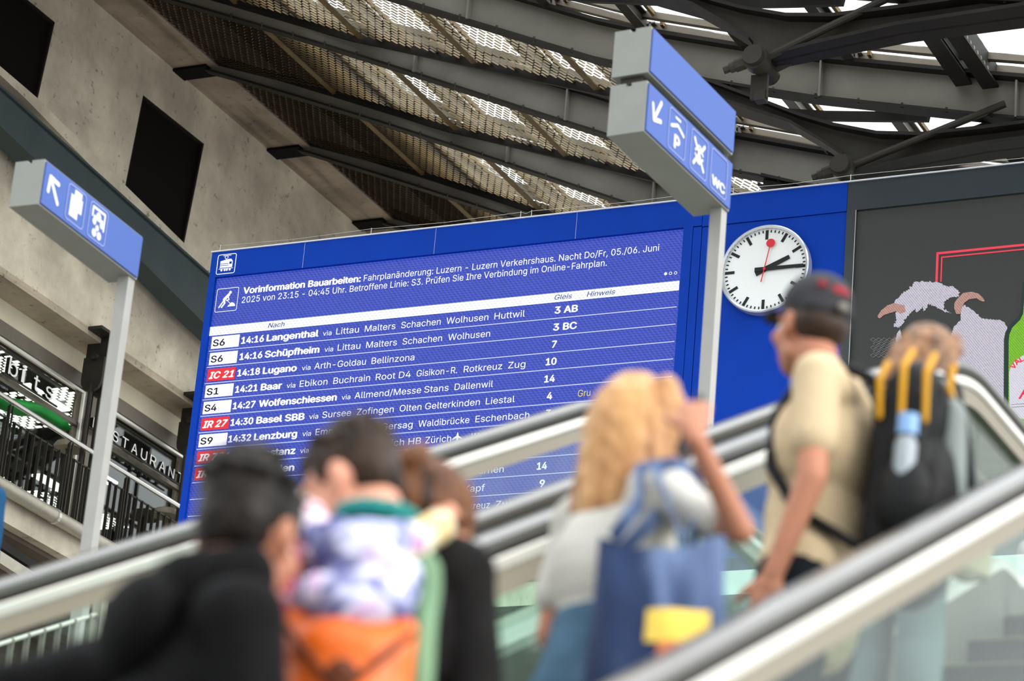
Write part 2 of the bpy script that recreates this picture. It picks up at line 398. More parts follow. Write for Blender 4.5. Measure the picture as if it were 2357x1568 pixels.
for i, o in enumerate(openings):
    p = MB().prism([(WX - 0.045, y, z) for y, z in o], (-0.1, 0, 0)).build('window_%d' % (i + 1), M['black_void']); tag(p, kind='structure')
    fr = MB(); pts = [V3((WX - 0.03, y, z)) for y, z in o]
    for a, b in zip(pts, pts[1:] + pts[:1]): fr.bar(a, b, 0.06, 0.05, V3((1, 0, 0)))
    fr.build('window_frame', M['steel_black'], p)
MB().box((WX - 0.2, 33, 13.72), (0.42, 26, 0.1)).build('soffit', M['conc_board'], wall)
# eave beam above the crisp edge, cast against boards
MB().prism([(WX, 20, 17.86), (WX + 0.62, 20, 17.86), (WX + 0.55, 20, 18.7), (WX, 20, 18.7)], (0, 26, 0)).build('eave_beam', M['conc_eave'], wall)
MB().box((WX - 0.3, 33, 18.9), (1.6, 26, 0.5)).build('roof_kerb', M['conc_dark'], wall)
# inclined plate girder running along the wall, with the pale sill over it
def gp(x, pts): return [atX(u, v, x) for u, v in pts]
gx = WX + 0.45
g = root('trim_1', atX(300, 500, gx)); tag(g, kind='structure')
MB().prism(gp(gx, [(-160, 62), (0, 201), (245, 421), (486, 638), (560, 706), (560, 830), (471, 747), (326, 602), (0, 290), (-160, 138)]), (-0.3, 0, 0)).build('web_plate', M['girder'], g)
e = MB(); l1 = gp(gx + 0.01, [(-160, 62), (0, 201), (245, 421), (486, 638), (560, 706)]); l2 = gp(gx + 0.01, [(-160, 138), (0, 290), (326, 602), (471, 747), (560, 830)])
for L_ in (l1, l2):
    for a, b in zip(L_, L_[1:]): e.bar(a, b, 0.05, 0.03, V3((0, 0, 1)))
e.build('flange', M['girder'], g)
s_ = MB().prism(gp(WX + 0.16, [(-160, 10), (0, 152), (89, 228), (286, 424), (487, 622), (560, 690), (560, 712), (480, 634), (246, 420), (60, 228), (0, 172), (-160, 32)]), (-0.22, 0, 0)).build('trim_2', M['conc'])
tag(s_, kind='structure')
# ---- restaurant storey behind the gallery: cream lintel, framed glazing, dark interior
GX = WX - 0.42
MB().box((GX - 0.1, 33, 13.55), (0.2, 26, 0.42)).build('lintel', M['cream'], wall)
MB().box((GX - 0.02, 33, 13.74), (0.06, 26, 0.025)).build('shadow_joint', M['steel_black'], wall)
winspec = [(26.3, 30.48), (30.78, 32.98), (33.2, 35.4)]
for i, (ya, yb) in enumerate(winspec):
    w = root('window_%d' % (i + 4), (GX, (ya + yb) / 2, 11.2)); tag(w, kind='structure')
    f = MB()
    f.box((GX + 0.03, (ya + yb) / 2, 13.28), (0.16, yb - ya + 0.24, 0.15)); f.box((GX + 0.05, (ya + yb) / 2, 13.19), (0.14, yb - ya + 0.2, 0.05))
    f.box((GX + 0.03, yb + 0.09, 12.2), (0.16, 0.15, 2.1)); f.box((GX + 0.03, ya - 0.05, 12.2), (0.16, 0.1, 2.1))
    f.build('window_frame', M['bronze'], w)
    b = MB(); b.box((GX + 0.10, (ya + yb) / 2, 13.135), (0.03, yb - ya - 0.02, 0.03)); b.box((GX + 0.10, yb - 0.0, 12.2), (0.03, 0.035, 1.9))
    b.build('glazing_bead', M['alu'], w)
    MB().box((GX + 0.04, (ya + yb) / 2, 12.72), (0.07, yb - ya, 0.05)).build('transom', M['bronze'], w)
    MB().box((GX, (ya + yb) / 2, 12.92), (0.012, yb - ya - 0.02, 0.38)).build('pane', M['shop_glass'], w)
    MB().box((GX, (ya + yb) / 2, 11.95), (0.012, yb - ya - 0.02, 1.5)).build('pane', M['shop_glass'], w)
MB().box((GX - 5.0, 33, 12.2), (0.2, 26, 4.2)).build('interior_wall', M['black_void'], wall)
MB().box((GX - 2.6, 33, 13.95), (5.0, 26, 0.1)).build('interior_ceiling', M['black_void'], wall)
# glowing dots imitating the perforated roof's reflection in the shop glass; light strips inside
def reflection_field(y0, y1, x0, x1, z, name='roof_reflection_dots'):
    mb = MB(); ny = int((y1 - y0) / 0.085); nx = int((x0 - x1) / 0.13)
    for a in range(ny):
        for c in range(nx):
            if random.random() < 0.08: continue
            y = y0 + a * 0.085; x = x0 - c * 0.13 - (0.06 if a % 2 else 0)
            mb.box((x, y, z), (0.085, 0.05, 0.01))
    o = mb.build(name, M['reflection_lamp_glow'], wall, fix=False); tag(o, kind='stuff')
reflection_field(28.4, 30.3, GX - 0.6, GX - 2.2, 13.4); reflection_field(30.9, 32.2, GX - 0.5, GX - 2.1, 13.4)
reflection_field(27.6, 29.6, GX - 0.9, GX - 2.6, 12.75); reflection_field(31.6, 33.3, GX - 0.8, GX - 2.4, 12.3); reflection_field(29.6, 31.4, GX - 0.8, GX - 2.0, 12.0)
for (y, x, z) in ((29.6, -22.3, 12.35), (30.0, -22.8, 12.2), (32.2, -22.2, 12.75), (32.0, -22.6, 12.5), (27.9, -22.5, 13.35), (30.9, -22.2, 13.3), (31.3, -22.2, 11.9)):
    MB().box((x, y, z), (0.16, 0.95, 0.03)).build('light_strip', M['reflection_lamp_glow'], wall)
# ---- gallery floor slab, its fascia and soffit
gal = root('floor_gallery', (WX - 1, 30, 10.85)); tag(gal, kind='structure')
MB().box((WX - 1.5, 33, 11.02), (3.0, 26, 0.33)).build('slab', M['conc'], gal)
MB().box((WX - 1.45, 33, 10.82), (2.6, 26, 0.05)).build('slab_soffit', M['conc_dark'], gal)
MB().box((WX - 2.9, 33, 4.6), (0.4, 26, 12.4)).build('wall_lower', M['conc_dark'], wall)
p_ = MB().tube([(WX + 0.1, 20, 11.2), (WX + 0.1, 46, 11.2)], 0.09, 12); 
p_ = p_.build('gutter_pipe', M['alu_sat'], smooth='auto'); tag(p_, 'pale round edge pipe running along the gallery slab below the railing', 'pipe')
for y in (26.2, 29.6, 33.0): MB().tube([(WX + 0.1, y, 11.2), (WX + 0.1, y + 0.05, 11.2)], 0.1, 12).build('pipe_collar', M['alu'], p_)
lowrail = root('lower_gallery_edge', atX(40, 1290, WX + 0.2)); tag(lowrail, 'dark topped edge rail below the gallery at the far left edge', 'railing')
a0, a1 = atX(-140, 1165, WX + 0.2), atX(95, 1318, WX + 0.2)
MB().bar(a0, a1, 0.12, 0.1).build('rail', M['steel_black'], lowrail)
MB().bar(a0 + V3((0.05, 0, -0.18)), a1 + V3((0.05, 0, -0.18)), 0.1, 0.14).build('fascia', M['alu_sat'], lowrail)
# ---- curtain wall below the display wall
back = root('wall_back', (-8, 31, -1.6)); tag(back, kind='structure')
for i in range(16):
    x = -20.5 + i * 1.3
    MB().box((x, 31, 4.2), (0.09, 0.2, 11.8)).build('mullion', M['alu_sat'] if i % 3 else M['steel_dark'], back)
    for z0, z1 in ((-1.5, 2.2), (2.35, 5.9), (6.05, 9.6)):
        MB().box((x + 0.65, 31, (z0 + z1) / 2), (1.19, 0.02, z1 - z0)).build('pane', M['wall_glass'], back)
for z in (2.27, 5.97, 9.7): MB().box((-10.5, 31, z), (21, 0.22, 0.14)).build('transom', M['steel_dark'], back)
MB().box((-10.5, 31.3, 9.95), (21, 1.0, 0.4)).build('floor_band', M['conc_dark'], back)
# ---- roof: steel ribs, node branches, purlins, panes, expanded-metal ceiling
roof = root('ceiling', (-14, 28, 14)); tag(roof, kind='structure')
LOW = [(-21.2, 18.06), (-20.5, 17.8), (-18.9, 17.15), (-17.5, 16.57), (-15.95, 15.9), (-14.4, 15.22), (-13.2, 14.7), (-12.25, 14.29), (-11.17, 13.96), (-10.2, 13.67), (-9.29, 13.45), (-7.95, 13.13), (-6.0, 12.75), (-4.0, 12.4)]
def zl(x):
    for (a, za), (b, zb) in zip(LOW, LOW[1:]):
        if a <= x <= b: return za + (zb - za) * (x - a) / (b - a)
    return LOW[0][1] if x < LOW[0][0] else LOW[-1][1]
def hw(x): return 0.12 + 0.30 * max(0, min(1, (x + 20.5) / 6.5))
RIBS = [20.97, 23.51, 26.05, 28.59, 31.13, 33.67, 36.21, 38.75]
def seg_poly(y, top, bot, th, mb, mi=0):
    mb.prism([(x, y - th / 2, z) for x, z in top] + [(x, y - th / 2, z) for x, z in reversed(bot)], (0, th, 0), mi)
def flange(mb, y, line, w0, w1, t, mi=0):
    n = len(line); vs = []
    for i, (x, z) in enumerate(line):
        w = w0 + (w1 - w0) * i / (n - 1); vs += [(x, y - w / 2, z), (x, y + w / 2, z), (x, y + w / 2, z + t), (x, y - w / 2, z + t)]
    fs = [(i * 4 + j, i * 4 + (j + 1) % 4, (i + 1) * 4 + (j + 1) % 4, (i + 1) * 4 + j) for i in range(n - 1) for j in range(4)] + [(0, 1, 2, 3), (n * 4 - 4, n * 4 - 1, n * 4 - 2, n * 4 - 3)]
    mb.add(vs, fs, mi)
XS = [-20.9 + i * 0.6 for i in range(29)]
for y in RIBS:
    rib = MB(); seg_poly(y, [(x, zl(x) + hw(x)) for x in XS], [(x, zl(x) + 0.02) for x in XS], 0.03, rib)
    rb = rib.build('rib_web', M['steel_web'], roof)
    f = MB(); flange(f, y, [(x, zl(x)) for x in XS], 0.14, 0.2, 0.03); f.build('bottom_flange', M['steel_black'], rb)
    f = MB(); flange(f, y, [(x, zl(x) + hw(x)) for x in XS], 0.2, 0.3, 0.04); f.build('top_flange', M['steel_black'], rb)
    for x in (-16.0, -14.0, -12.0, -10.0, -8.0): MB().box((x, y - 0.06, zl(x) + hw(x) / 2), (0.02, 0.1, hw(x) - 0.03)).build('stiffener', M['steel_web'], rb)
    bl = MB()
    for i in range(26): x = -18.6 + i * 0.45; bl.tube([(x, y - 0.07, zl(x) - 0.012), (x, y - 0.07, zl(x) + 0.05)], 0.014, 6)
    bl = bl.build('bolt_row', M['steel_dark'], rb); bl['kind'] = 'stuff'
    # black pocket where the rib enters the eave
    MB().box((-20.75, y, 17.9), (0.5, 0.3, 0.16)).build('rib_pocket', M['black_void'], roof)
# node branches (in the planes of three ribs)
UP = [(-11.6, 14.1), (-11.23, 13.97), (-10.7, 13.70), (-10.2, 13.44), (-9.83, 13.28), (-9.37, 13.13), (-8.92, 13.06), (-8.3, 13.05), (-7.2, 13.06), (-5.5, 13.2)]
LL = [(-11.6, 13.98), (-11.23, 13.82), (-10.7, 13.58), (-10.29, 13.40), (-9.95, 13.16), (-9.72, 12.98)]
LR = [(-9.62, 12.74), (-9.1, 12.80), (-8.3, 12.87), (-7.2, 12.88), (-5.5, 13.0)]
for y in RIBS[1:4]:
    nc = atY(1732, 125, y - 0.26) if y == RIBS[1] else atY(1932, 376, y - 0.26) if y == RIBS[2] else V3((-9.7, y - 0.26, 12.78))
    br = MB(); seg_poly(y, UP, [LL[0], LL[1], LL[2], LL[3], LL[4], LL[5], (-9.68, 12.76)] + LR, 0.04, br)
    b = br.build('branch_web', M['steel_dark'], roof)
    f = MB(); flange(f, y, UP, 0.2, 0.34, 0.035); flange(f, y, [(x, z - 0.03) for x, z in LL], 0.36, 0.24, 0.035); f.build('curved_flange', M['steel_black'], b)
    f = MB(); flange(f, y, LR, 0.26, 0.46, 0.035); f.build('lower_flange', M['steel_black'], b)
    nd = MB(); c = V3((nc.x, y, nc.z))
    nd.tube([c + V3((0, -0.27, 0)), c + V3((0, 0.2, 0))], 0.094, 24); nd.tube([c + V3((0, -0.22, 0)), c + V3((0, -0.10, 0))], 0.12, 24)
    nd = nd.build('node_pin', M['steel_dark'], roof, smooth='auto')
    bt = MB(); d = V3((-1, -0.1, -0.32)).normalized(); s0 = c + V3((0, -0.17, 0))
    bt.tube([s0, s0 + d * 0.2], 0.06, 6); bt.tube([s0 + d * 0.2, s0 + d * 0.25], 0.05, 12); bt.tube([s0 + d * 0.25, s0 + d * 0.31], 0.036, 6); bt.build('node_nut', M['steel_dark'], nd)
    pl = MB().box(c + V3((-0.02, 0, -0.2)), (0.16, 0.04, 0.24)); pl.box(c + V3((0.0, 0, -0.3)), (0.1, 0.1, 0.1)); pl.build('gusset_plate', M['steel_dark'], nd)
    for dy in (-0.12, 0.12):
        a = c + V3((0.06, dy, 0.02)); e2 = V3((-8.1, y + dy, 13.3))
        MB().tube([a, e2], 0.036, 10).build('strut', M['steel_dark'], roof, smooth='auto')
# glazing grid
def zt(x): return zl(x) + hw(x) + 0.12
PX = [-17.6 + i * 1.13 for i in range(13)]
pane_n = 0
for bi, (ya, yb) in enumerate(zip(RIBS, RIBS[1:])):
    for i, x in enumerate(PX):
        pu = MB(); pu.box((x, (ya + yb) / 2, zt(x) - 0.02), (0.02, yb - ya - 0.1, 0.17)); pu.box((x, (ya + yb) / 2, zt(x) - 0.1), (0.11, yb - ya - 0.1, 0.016)); pu.box((x, (ya + yb) / 2, zt(x) + 0.06), (0.11, yb - ya - 0.1, 0.016))
        pu = pu.build('purlin', M['steel_web'] if bi > 1 else M['steel_dark'], roof)
        MB().box((x + 0.13, (ya + yb) / 2, zt(x) + 0.04), (0.035, yb - ya - 0.1, 0.05)).build('glazing_bar', M['seam'], pu)
        if i + 1 < len(PX):
            x2 = PX[i + 1]
            for k, (fa, fb) in enumerate(((0.03, 0.5), (0.5, 0.97))):
                y0, y1 = ya + (yb - ya) * fa, ya + (yb - ya) * fb
                o = MB().prism([(x + 0.06, y0, zt(x) + 0.09), (x2 - 0.06, y0, zt(x2) + 0.09), (x2 - 0.06, y1, zt(x2) + 0.09), (x + 0.06, y1, zt(x) + 0.09)], (0, 0, 0.012)).build('roof_pane', M['pane'], roof)
    for fr, nm, th in ((0.055, 'edge_bar', 0.07), (0.5, 'glazing_bar', 0.05), (0.945, 'edge_bar', 0.07)):
        y = ya + (yb - ya) * fr; g2 = MB()
        for x, x2 in zip(PX, PX[1:]): g2.bar((x, y, zt(x) + 0.06), (x2, y, zt(x2) + 0.06), th, 0.07)
        g2.build(nm, M['bronze'], roof)
# heavy girder pair along the hall on the right
for x in (-8.55, -8.28):
    gg = MB().box((x, 27, zl(x) + 0.5), (0.03, 14, 0.3)); gg.box((x, 27, zl(x) + 0.34), (0.16, 14, 0.025)); gg = gg.build('main_purlin', M['steel_black'], roof)
    r = MB()
    for k in range(110): r.tube([(x - 0.03, 21 + k * 0.11, zl(x) + 0.45), (x + 0.03, 21 + k * 0.11, zl(x) + 0.45)], 0.022, 6)
    r = r.build('rivet_row', M['steel_web'], gg); r['kind'] = 'stuff'
# closed roof over the wall side
o = MB().prism([(-22.5, 20, 19.5), (-17.7, 20, zt(-17.7) + 0.3), (-17.7, 20, zt(-17.7) + 0.4), (-22.5, 20, 19.7)], (0, 20, 0)).build('roof_deck', M['steel_dark'], roof)
# expanded-metal ceiling panels: zig-zag strands row by row, open slits between them
def gapw(x): return max(0.04, (x + 17.3) * 0.24)
SEAM = [-20.4, -18.55, -16.7, -14.95, -13.2, -11.6]
for ya, yb in zip(RIBS[1:], RIBS[2:]):
    for xa, xb in zip(SEAM, SEAM[1:]):
        mb = MB(); rows = int((yb - ya) / 0.098); stp = 0.052; nx = int((xb - xa) / stp)
        for r in range(rows):
            y = ya + 0.05 + r * 0.098; run = []
            for i in range(nx + 1):
                x = xa + i * stp
                if y > yb - gapw(x): 
                    if len(run) > 1: break
                    continue
                z = zl(x) + 0.24 - 0.10 * min(1, max(0, (-18.5 - x)))
                off = 0.034 if (i + r) % 2 else -0.034
                run.append((x, y + off, z))
            if len(run) < 2: continue
            vs = []
            for (x, yy, z) in run: vs += [(x, yy - 0.016, z - 0.013), (x, yy + 0.016, z + 0.013)]
            mb.add(vs, [(2 * i, 2 * i + 1, 2 * i + 3, 2 * i + 2) for i in range(len(run) - 1)])
        if mb.v:
            o = mb.build('mesh_panel', M['mesh'], roof, fix=False); o['kind'] = 'stuff'
        MB().bar((xa, ya + 0.03, zl(xa) + 0.21), (xa, yb - gapw(xa) - 0.02, zl(xa) + 0.21), 0.075, 0.015).build('panel_seam', M['seam'], roof)
    bar = MB(); xs = [-20.5 + i * 0.6 for i in range(20)]
    for a, c in zip(xs, xs[1:]):
        za = zl(a) + 0.22; zc = zl(c) + 0.22
        bar.bar((a, yb - gapw(a) + 0.03, za), (c, yb - gapw(c) + 0.03, zc), 0.05, 0.10)
    bar.build('panel_edge_bar', M['steel_black'], roof)
# cobweb-like dirt strands under the near roof are part of the roof
# ---- slab of the upper landing (escalator head)
o = MB().box((-3.7, 17.0, 3.12), (5.2, 12.4, 0.3)).build('floor_upper', M['floor']); tag(o, kind='structure')

# ================================================================== GALLERY RAILING
rl = root('gallery_railing', (WX + 0.1, 30, 11.2)); tag(rl, 'dark balustrade with polished round handrail along the concrete gallery', 'railing')
RX = WX + 0.1
MB().tube([(RX, 22, 12.23), (RX, 40, 12.23)], 0.033, 12).build('handrail', M['chrome'], rl, smooth='auto')
bal_me = None; y = 26.3
posts = [27.15 + 1.31 * i for i in range(-1, 8)]
for pa, pb in zip(posts, posts[1:]):
    pm = MB(); 
    for d in (-0.03, 0.03): pm.box((RX, pa + d, 11.68), (0.02, 0.014, 1.02))
    pm.prism([(RX - 0.02, pa - 0.05, 11.2), (RX - 0.02, pa - 0.02, 12.18), (RX - 0.02, pa + 0.02, 12.18), (RX - 0.02, pa + 0.05, 11.2)], (-0.02, 0, 0))
    pm.build('post', M['steel_dark'], rl)
    MB().box((RX, (pa + pb) / 2, 12.0), (0.02, pb - pa - 0.14, 0.02)).build('top_bar', M['steel_dark'], rl)
    MB().box((RX, (pa + pb) / 2, 11.28), (0.02, pb - pa - 0.14, 0.03)).build('bottom_bar', M['steel_dark'], rl)
    n = 9
    for i in range(n):
        yy = pa + 0.1 + (pb - pa - 0.2) * i / (n - 1)
        if bal_me is None: bal_me = MB().box((0, 0, 0), (0.045, 0.008, 0.74)).mesh('baluster', M['steel_dark'])
        o = link('baluster', bal_me, rl); o.location = (RX, yy, 11.64)
# ---- suspension hangers
for k, y in enumerate((30.1, 32.42)):
    h = root('suspension_hanger', (WX + 0.02, y, 13.77)); lab = ['dark forked steel hanger with two rods beside the shop lettering ending in an s', 'dark forked steel hanger with rods partly behind the blue board edge'][k]
    tag(h, lab, 'hanger', 'steel hangers under the concrete beam')
    def plate(yy, zt_, zb, w, name, t=0.05):
        pts = [(-w / 2, zt_), (w / 2, zt_)]; n = 8
        for i in range(n + 1): a = math.pi * i / n; pts.append((math.cos(a) * w / 2, zb + w / 2 - math.sin(a) * w / 2))
        # plates face the hall side (normal along Y)
        MB().prism([(WX - 0.0 + px, yy, pz) for px, pz in pts], (0, t, 0)).build(name, M['steel_dark'], h)
    MB().box((WX, y, 13.75), (0.42, 0.4, 0.04)).build('base_plate', M['steel_dark'], h)
    y += 0.25
    for d in (-0.14, 0.06): plate(y + d, 13.75, 13.28, 0.36, 'fork_plate')
    for d in (-0.22, -0.02): plate(y + d, 13.45, 13.0, 0.3, 'lower_plate', 0.045)
    MB().tube([(WX + 0.02, y - 0.27, 13.45), (WX + 0.02, y + 0.2, 13.45)], 0.045, 12).build('pin', M['steel_dark'], h, smooth='auto')
    for d in (-0.2, 0.02): MB().tube([(WX, y + d, 13.1), (WX, y + d, 11.2)], 0.03, 10).build('rod', M['steel_dark'], h, smooth='auto')
# ---- shop lettering
def letters(word, y0, y1, zb, cap, bold, name, label, sizes=None):
    t = root(name, (GX + 0.2, (y0 + y1) / 2, zb)); tag(t, label, 'sign')
    n = len(word); pitch = (y1 - y0) / n
    for i, ch in enumerate(word):
        if ch == ' ': continue
        m = MB(); w = {'i': 0.42, 't': 0.6, 'b': 0.9, 's': 0.75}.get(ch, 0.78 if ch not in 'TRAU' else 0.8) * pitch * 0.8
        # in a view from the hall the word reads towards +Y
        text_on(m, ch, V3((GX + 0.2, y0 + i * pitch, zb)), V3((0, 1, 0)), V3((0, 0, 1)), w, cap, bold, thick=V3((-0.05, 0, 0)))
        m.build('letter', [M['letters'], M['steel_black']], t, fix=False)
    MB().box((GX + 0.17, (y0 + y1) / 2, zb - 0.01), (0.02, y1 - y0 + 0.1, 0.02)).build('carrier_rail', M['steel_dark'], t)
letters('bits', 28.72, 29.80, 12.72, 0.30, 0.0, 'shop_lettering', 'white raised letters bits over the left window')
letters('RESTAURANT', 30.62, 32.92, 12.72, 0.19, 0.0, 'restaurant_lettering', 'white raised capital letters RESTAURANT over the window beside the grey post')
# ---- mushroom lamps on the gallery edge
for k, (u, v) in enumerate(((160, 1030), (383, 1185))):
    c = atX(u, v, WX - 0.25); t = root('dome_lamp', (c.x, c.y, 11.2)); tag(t, ['grey domed lamp behind the railing beside the twin hanger rods', 'grey domed lamp behind the railing close to the blue board'][k], 'lamp', 'domed lamps behind the gallery railing')
    m = MB(); n = 16; prof = [(0.0, 0.09), (0.1, 0.08), (0.17, 0.05), (0.2, 0.0), (0.2, -0.03), (0.05, -0.03)]
    vs = [(c.x + r * math.cos(2 * math.pi * j / n), c.y + r * math.sin(2 * math.pi * j / n), c.z + h) for r, h in prof for j in range(n)]
    m.add(vs, [(i * n + j, i * n + (j + 1) % n, (i + 1) * n + (j + 1) % n, (i + 1) * n + j) for i in range(len(prof) - 1) for j in range(n)]); m.build('lamp_shade', M['lampshade'], t, smooth='auto')
    MB().tube([(c.x, c.y, c.z), (c.x, c.y, 11.2)], 0.04, 10).build('stem', M['seam'], t, smooth='auto')
# ---- green canopy cloth
m = MB(); top = [(-60, 880), (0, 915), (40, 922), (80, 930), (110, 945), (135, 965), (146, 990)]; bot = [(-60, 915), (0, 940), (40, 955), (80, 955), (108, 972), (130, 985), (138, 992)]
n = len(top); A = [atX(u, v, WX - 0.1) for u, v in top]; B = [atX(u, v, WX - 0.15) for u, v in bot]
m.add(A + [(a + b) / 2 + V3((0.12, 0, 0.01)) for a, b in zip(A, B)] + B, [(k * n + i, k * n + i + 1, (k + 1) * n + i + 1, (k + 1) * n + i) for k in range(2) for i in range(n - 1)])
o = m.build('green_canopy', M['green_cloth'], smooth=True); mod = o.modifiers.new('thickness', 'SOLIDIFY'); mod.thickness = 0.02
tag(o, 'green curved fabric canopy just behind the gallery handrail', 'canopy')
# ================================================================== DISPLAY WALL
BY = 25.4
UX, UZ, NY = V3((1, 0, 0)), V3((0, 0, 1)), V3((0, -1, 0))
def bp(u, v, d=0.0): p = atY(u, v, BY); return V3((p.x, BY - d, p.z))
ZT = bp(1200, 509.5).z
XL = bp(495, 590).x; XM = bp(1957, 431).x; XR = XM + 4.2
SX0, SX1 = bp(497, 680).x, bp(1579, 529).x
ZS = bp(1579, 529).z                      # top of the LED screen
ZB = bp(1750, 1226).z
MBf = MB
def rect(mb, x0, x1, z0, z1, d0, d1, mi=0):
    mb.box(((x0 + x1) / 2, BY - (d0 + d1) / 2, (z0 + z1) / 2), (abs(x1 - x0), abs(d1 - d0), abs(z1 - z0)), None, mi); return mb
db = root('departure_board', ((XL + SX1) / 2, BY + 0.15, ZB)); tag(db, 'large blue railway departure board listing trains from 14:16 on', 'departure board')
xf = bp(1622, 500).x     # right edge of the board's own frame
f = MB(); rect(f, XL, xf, ZS, ZT, -0.3, 0.06); rect(f, XL, SX0, ZB, ZS, -0.3, 0.06); rect(f, SX1, xf - 0.09, ZB, ZS, -0.3, 0.06)
rect(f, XL, xf, ZB - 0.25, ZB, -0.3, 0.06); f.build('frame', M['blue_frame'], db)
rect(MB(), xf - 0.085, xf, ZB - 0.25, ZS - 0.01, -0.3, 0.055).build('edge_strip', M['blue_frame'], db)
rect(MB(), XL - 0.01, xf, ZT, ZT + 0.012, -0.3, 0.075).build('top_trim', M['white_edge'], db)
mt = MB()
for x in (XL + 1.1, XL + 2.6, XL + 4.15): rect(mt, x, x + 0.002, ZS, ZT, 0.06, 0.061)
mt.build('sheet_joint', M['white_edge'], db)
scr = rect(MB(), SX0, SX1, ZB, ZS, -0.2, 0.02).build('screen', M['led'], db)
SD = 0.026
def zrow(k):  # z of the rule under row k
    return bp(1565, 708.4).z + (bp(1546, 990.8).z - bp(1565, 708.4).z) / 7 * (k - 1)
PITCH = zrow(1) - zrow(2)
ln = MB()
for k in range(1, 13): rect(ln, SX0 + 0.02, SX1 - 0.03, zrow(k) - 0.004, zrow(k) + 0.004, SD, SD + 0.004)
ln.build('row_rule', M['led_line'], db)
zb1 = bp(1571, 648.5).z; zb0 = bp(1571, 670).z
bar = rect(MB(), SX0 + 0.0, SX1 - 0.02, zb0, zb1, SD, SD + 0.004).build('header_bar', M['led_bar'], db)
# text helpers: u positions measured in two survey crops
def q5(x, y): return 420 + x / 2.148, 520 + y / 2.148
def q6(x, y): return 950 + x / 2.036, 480 + y / 2.036
def q7(x, y): return 600 + x / 2.537, 950 + y / 2.537
def line_text(txt, p0, p1, cap, mat_, bold=0, name='text_line', shear=0, z=None, parent=None):
    a, b = bp(*p0), bp(*p1); m = MB()
    O = V3((a.x, BY - SD - 0.008, a.z if z is None else z))
    text_on(m, txt, O, UX, UZ, b.x - a.x, cap, bold, shear=shear)
    return m.build(name, mat_, parent or db, fix=False)
CAP = PITCH * 0.56
def line_words(txt, p0, p1, cap, mat_, bold, name, z):
    a, b = bp(*p0), bp(*p1); ws = txt.split(' '); X0, X1 = text_mesh(txt, bold)[2:4]; k = (b.x - a.x) / (X1 - X0)
    for i, w in enumerate(ws):
        e = text_mesh(' '.join(ws[:i + 1]), bold)[3]; q = text_mesh(w, bold); m = MB()
        text_on(m, w, V3((a.x + (e - (q[3] - q[2]) - X0) * k, BY - SD - 0.008, z)), UX, UZ, (q[3] - q[2]) * k, cap, bold)
        m.build(name, mat_, db, fix=False)
def on_row(k, x, crop): # pixel with the row's own v, only u matters
    return x
rowy5 = [None, 578, 668, 750, 830, 905, 985, 1065, 1140, 1215, 1295, 1370, 1450]
rowy6 = [None, 500, 580, 655, 735, 820, 898, 975, 1055, 1140, 1222, 1300, 1385]
rows = {
 1: ('S6', 0, '14:16', (298, 410), 'Langenthal', (422, 677), (698, 740), [('Littau', 5, 763, 874), ('Malters', 5, 903, 1053), ('Schachen', 56, 1081, 142), ('Wolhusen', 6, 168, 363), ('Huttwil', 6, 391, 532)], '3 AB', (670, 779)),
 2: ('S6', 0, '14:16', (288, 401), 'Schüpfheim', (412, 680), (705, 747), [('Littau', 5, 769, 880), ('Malters', 5, 909, 1059), ('Schachen', 56, 1087, 148), ('Wolhusen', 6, 176, 371)], '3 BC', (663, 774)),
 3: ('IC 21', 1, '14:18', (277, 389), 'Lugano', (402, 569), (594, 636), [('Arth-Goldau', 5, 655, 907), ('Bellinzona', 5, 935, 1145)], '7', (658, 681)),
 4: ('S1', 0, '14:21', (267, 378), 'Baar', (392, 497), (520, 562), [('Ebikon', 5, 583, 719), ('Buchrain', 5, 748, 928), ('Root D4', 5, 956, 1127), ('Gisikon-R.', 56, 1156, 219), ('Rotkreuz', 6, 249, 427), ('Zug', 6, 455, 535)], '10', (629, 680)),
 5: ('S4', 0, '14:27', (256, 367), 'Wolfenschiessen', (383, 766), (790, 832), [('Allmend/Messe', 5, 853, 1179), ('Stans', 6, 65, 178), ('Dallenwil', 6, 206, 384)], '14', (622, 672)),
 6: ('IR 27', 1, '14:30', (245, 357), 'Basel SBB', (371, 608), (631, 675), [('Sursee', 5, 695, 836), ('Zofingen', 5, 864, 1045), ('Olten', 5, 1074, 1181), ('Gelterkinden', 6, 69, 323), ('Liestal', 6, 351, 485)], '4', (634, 660)),
 7: ('S9', 0, '14:32', (234, 346), 'Lenzburg', (360, 572), (598, 640), [('Emmenbrücke', 5, 662, 959), ('Gersag', 5, 986, 1138), ('Waldibrücke', 56, 1166, 275), ('Eschenbach', 6, 303, 553)], '3', (628, 655)),
 8: ('IR 75', 1, '14:35', (224, 335), 'Konstanz', (351, 565), (588, 630), [('Zürich HB', 5, 958, 1180), ('Zürich', 6, 70, 190), ('W', 6, 283, 318)], None, None),
 9: ('IR', 1, None, None, 'St. Gallen', (330, 560), None, [], None, None),
 10: (None, 0, None, None, None, None, None, [('Alpnachstad', 7, 905, 1213), ('Sarnen', 7, 1247, 1427)], '14', None),
 11: (None, 0, None, None, None, None, None, [('Kapf', 7, 1197, 1317)], '9', None),
 12: (None, 0, None, None, None, None, None, [('Ebikon', 7, 138, 300), ('Rotkreuz', 7, 1150, 1346), ('Zug', 7, 1380, 1482)], None, None)}
tagx0, tagx1 = bp(*q5(150, 590)).x, bp(*q5(285, 585)).x
rowy7 = [None] * 10 + [350, 450, 560]
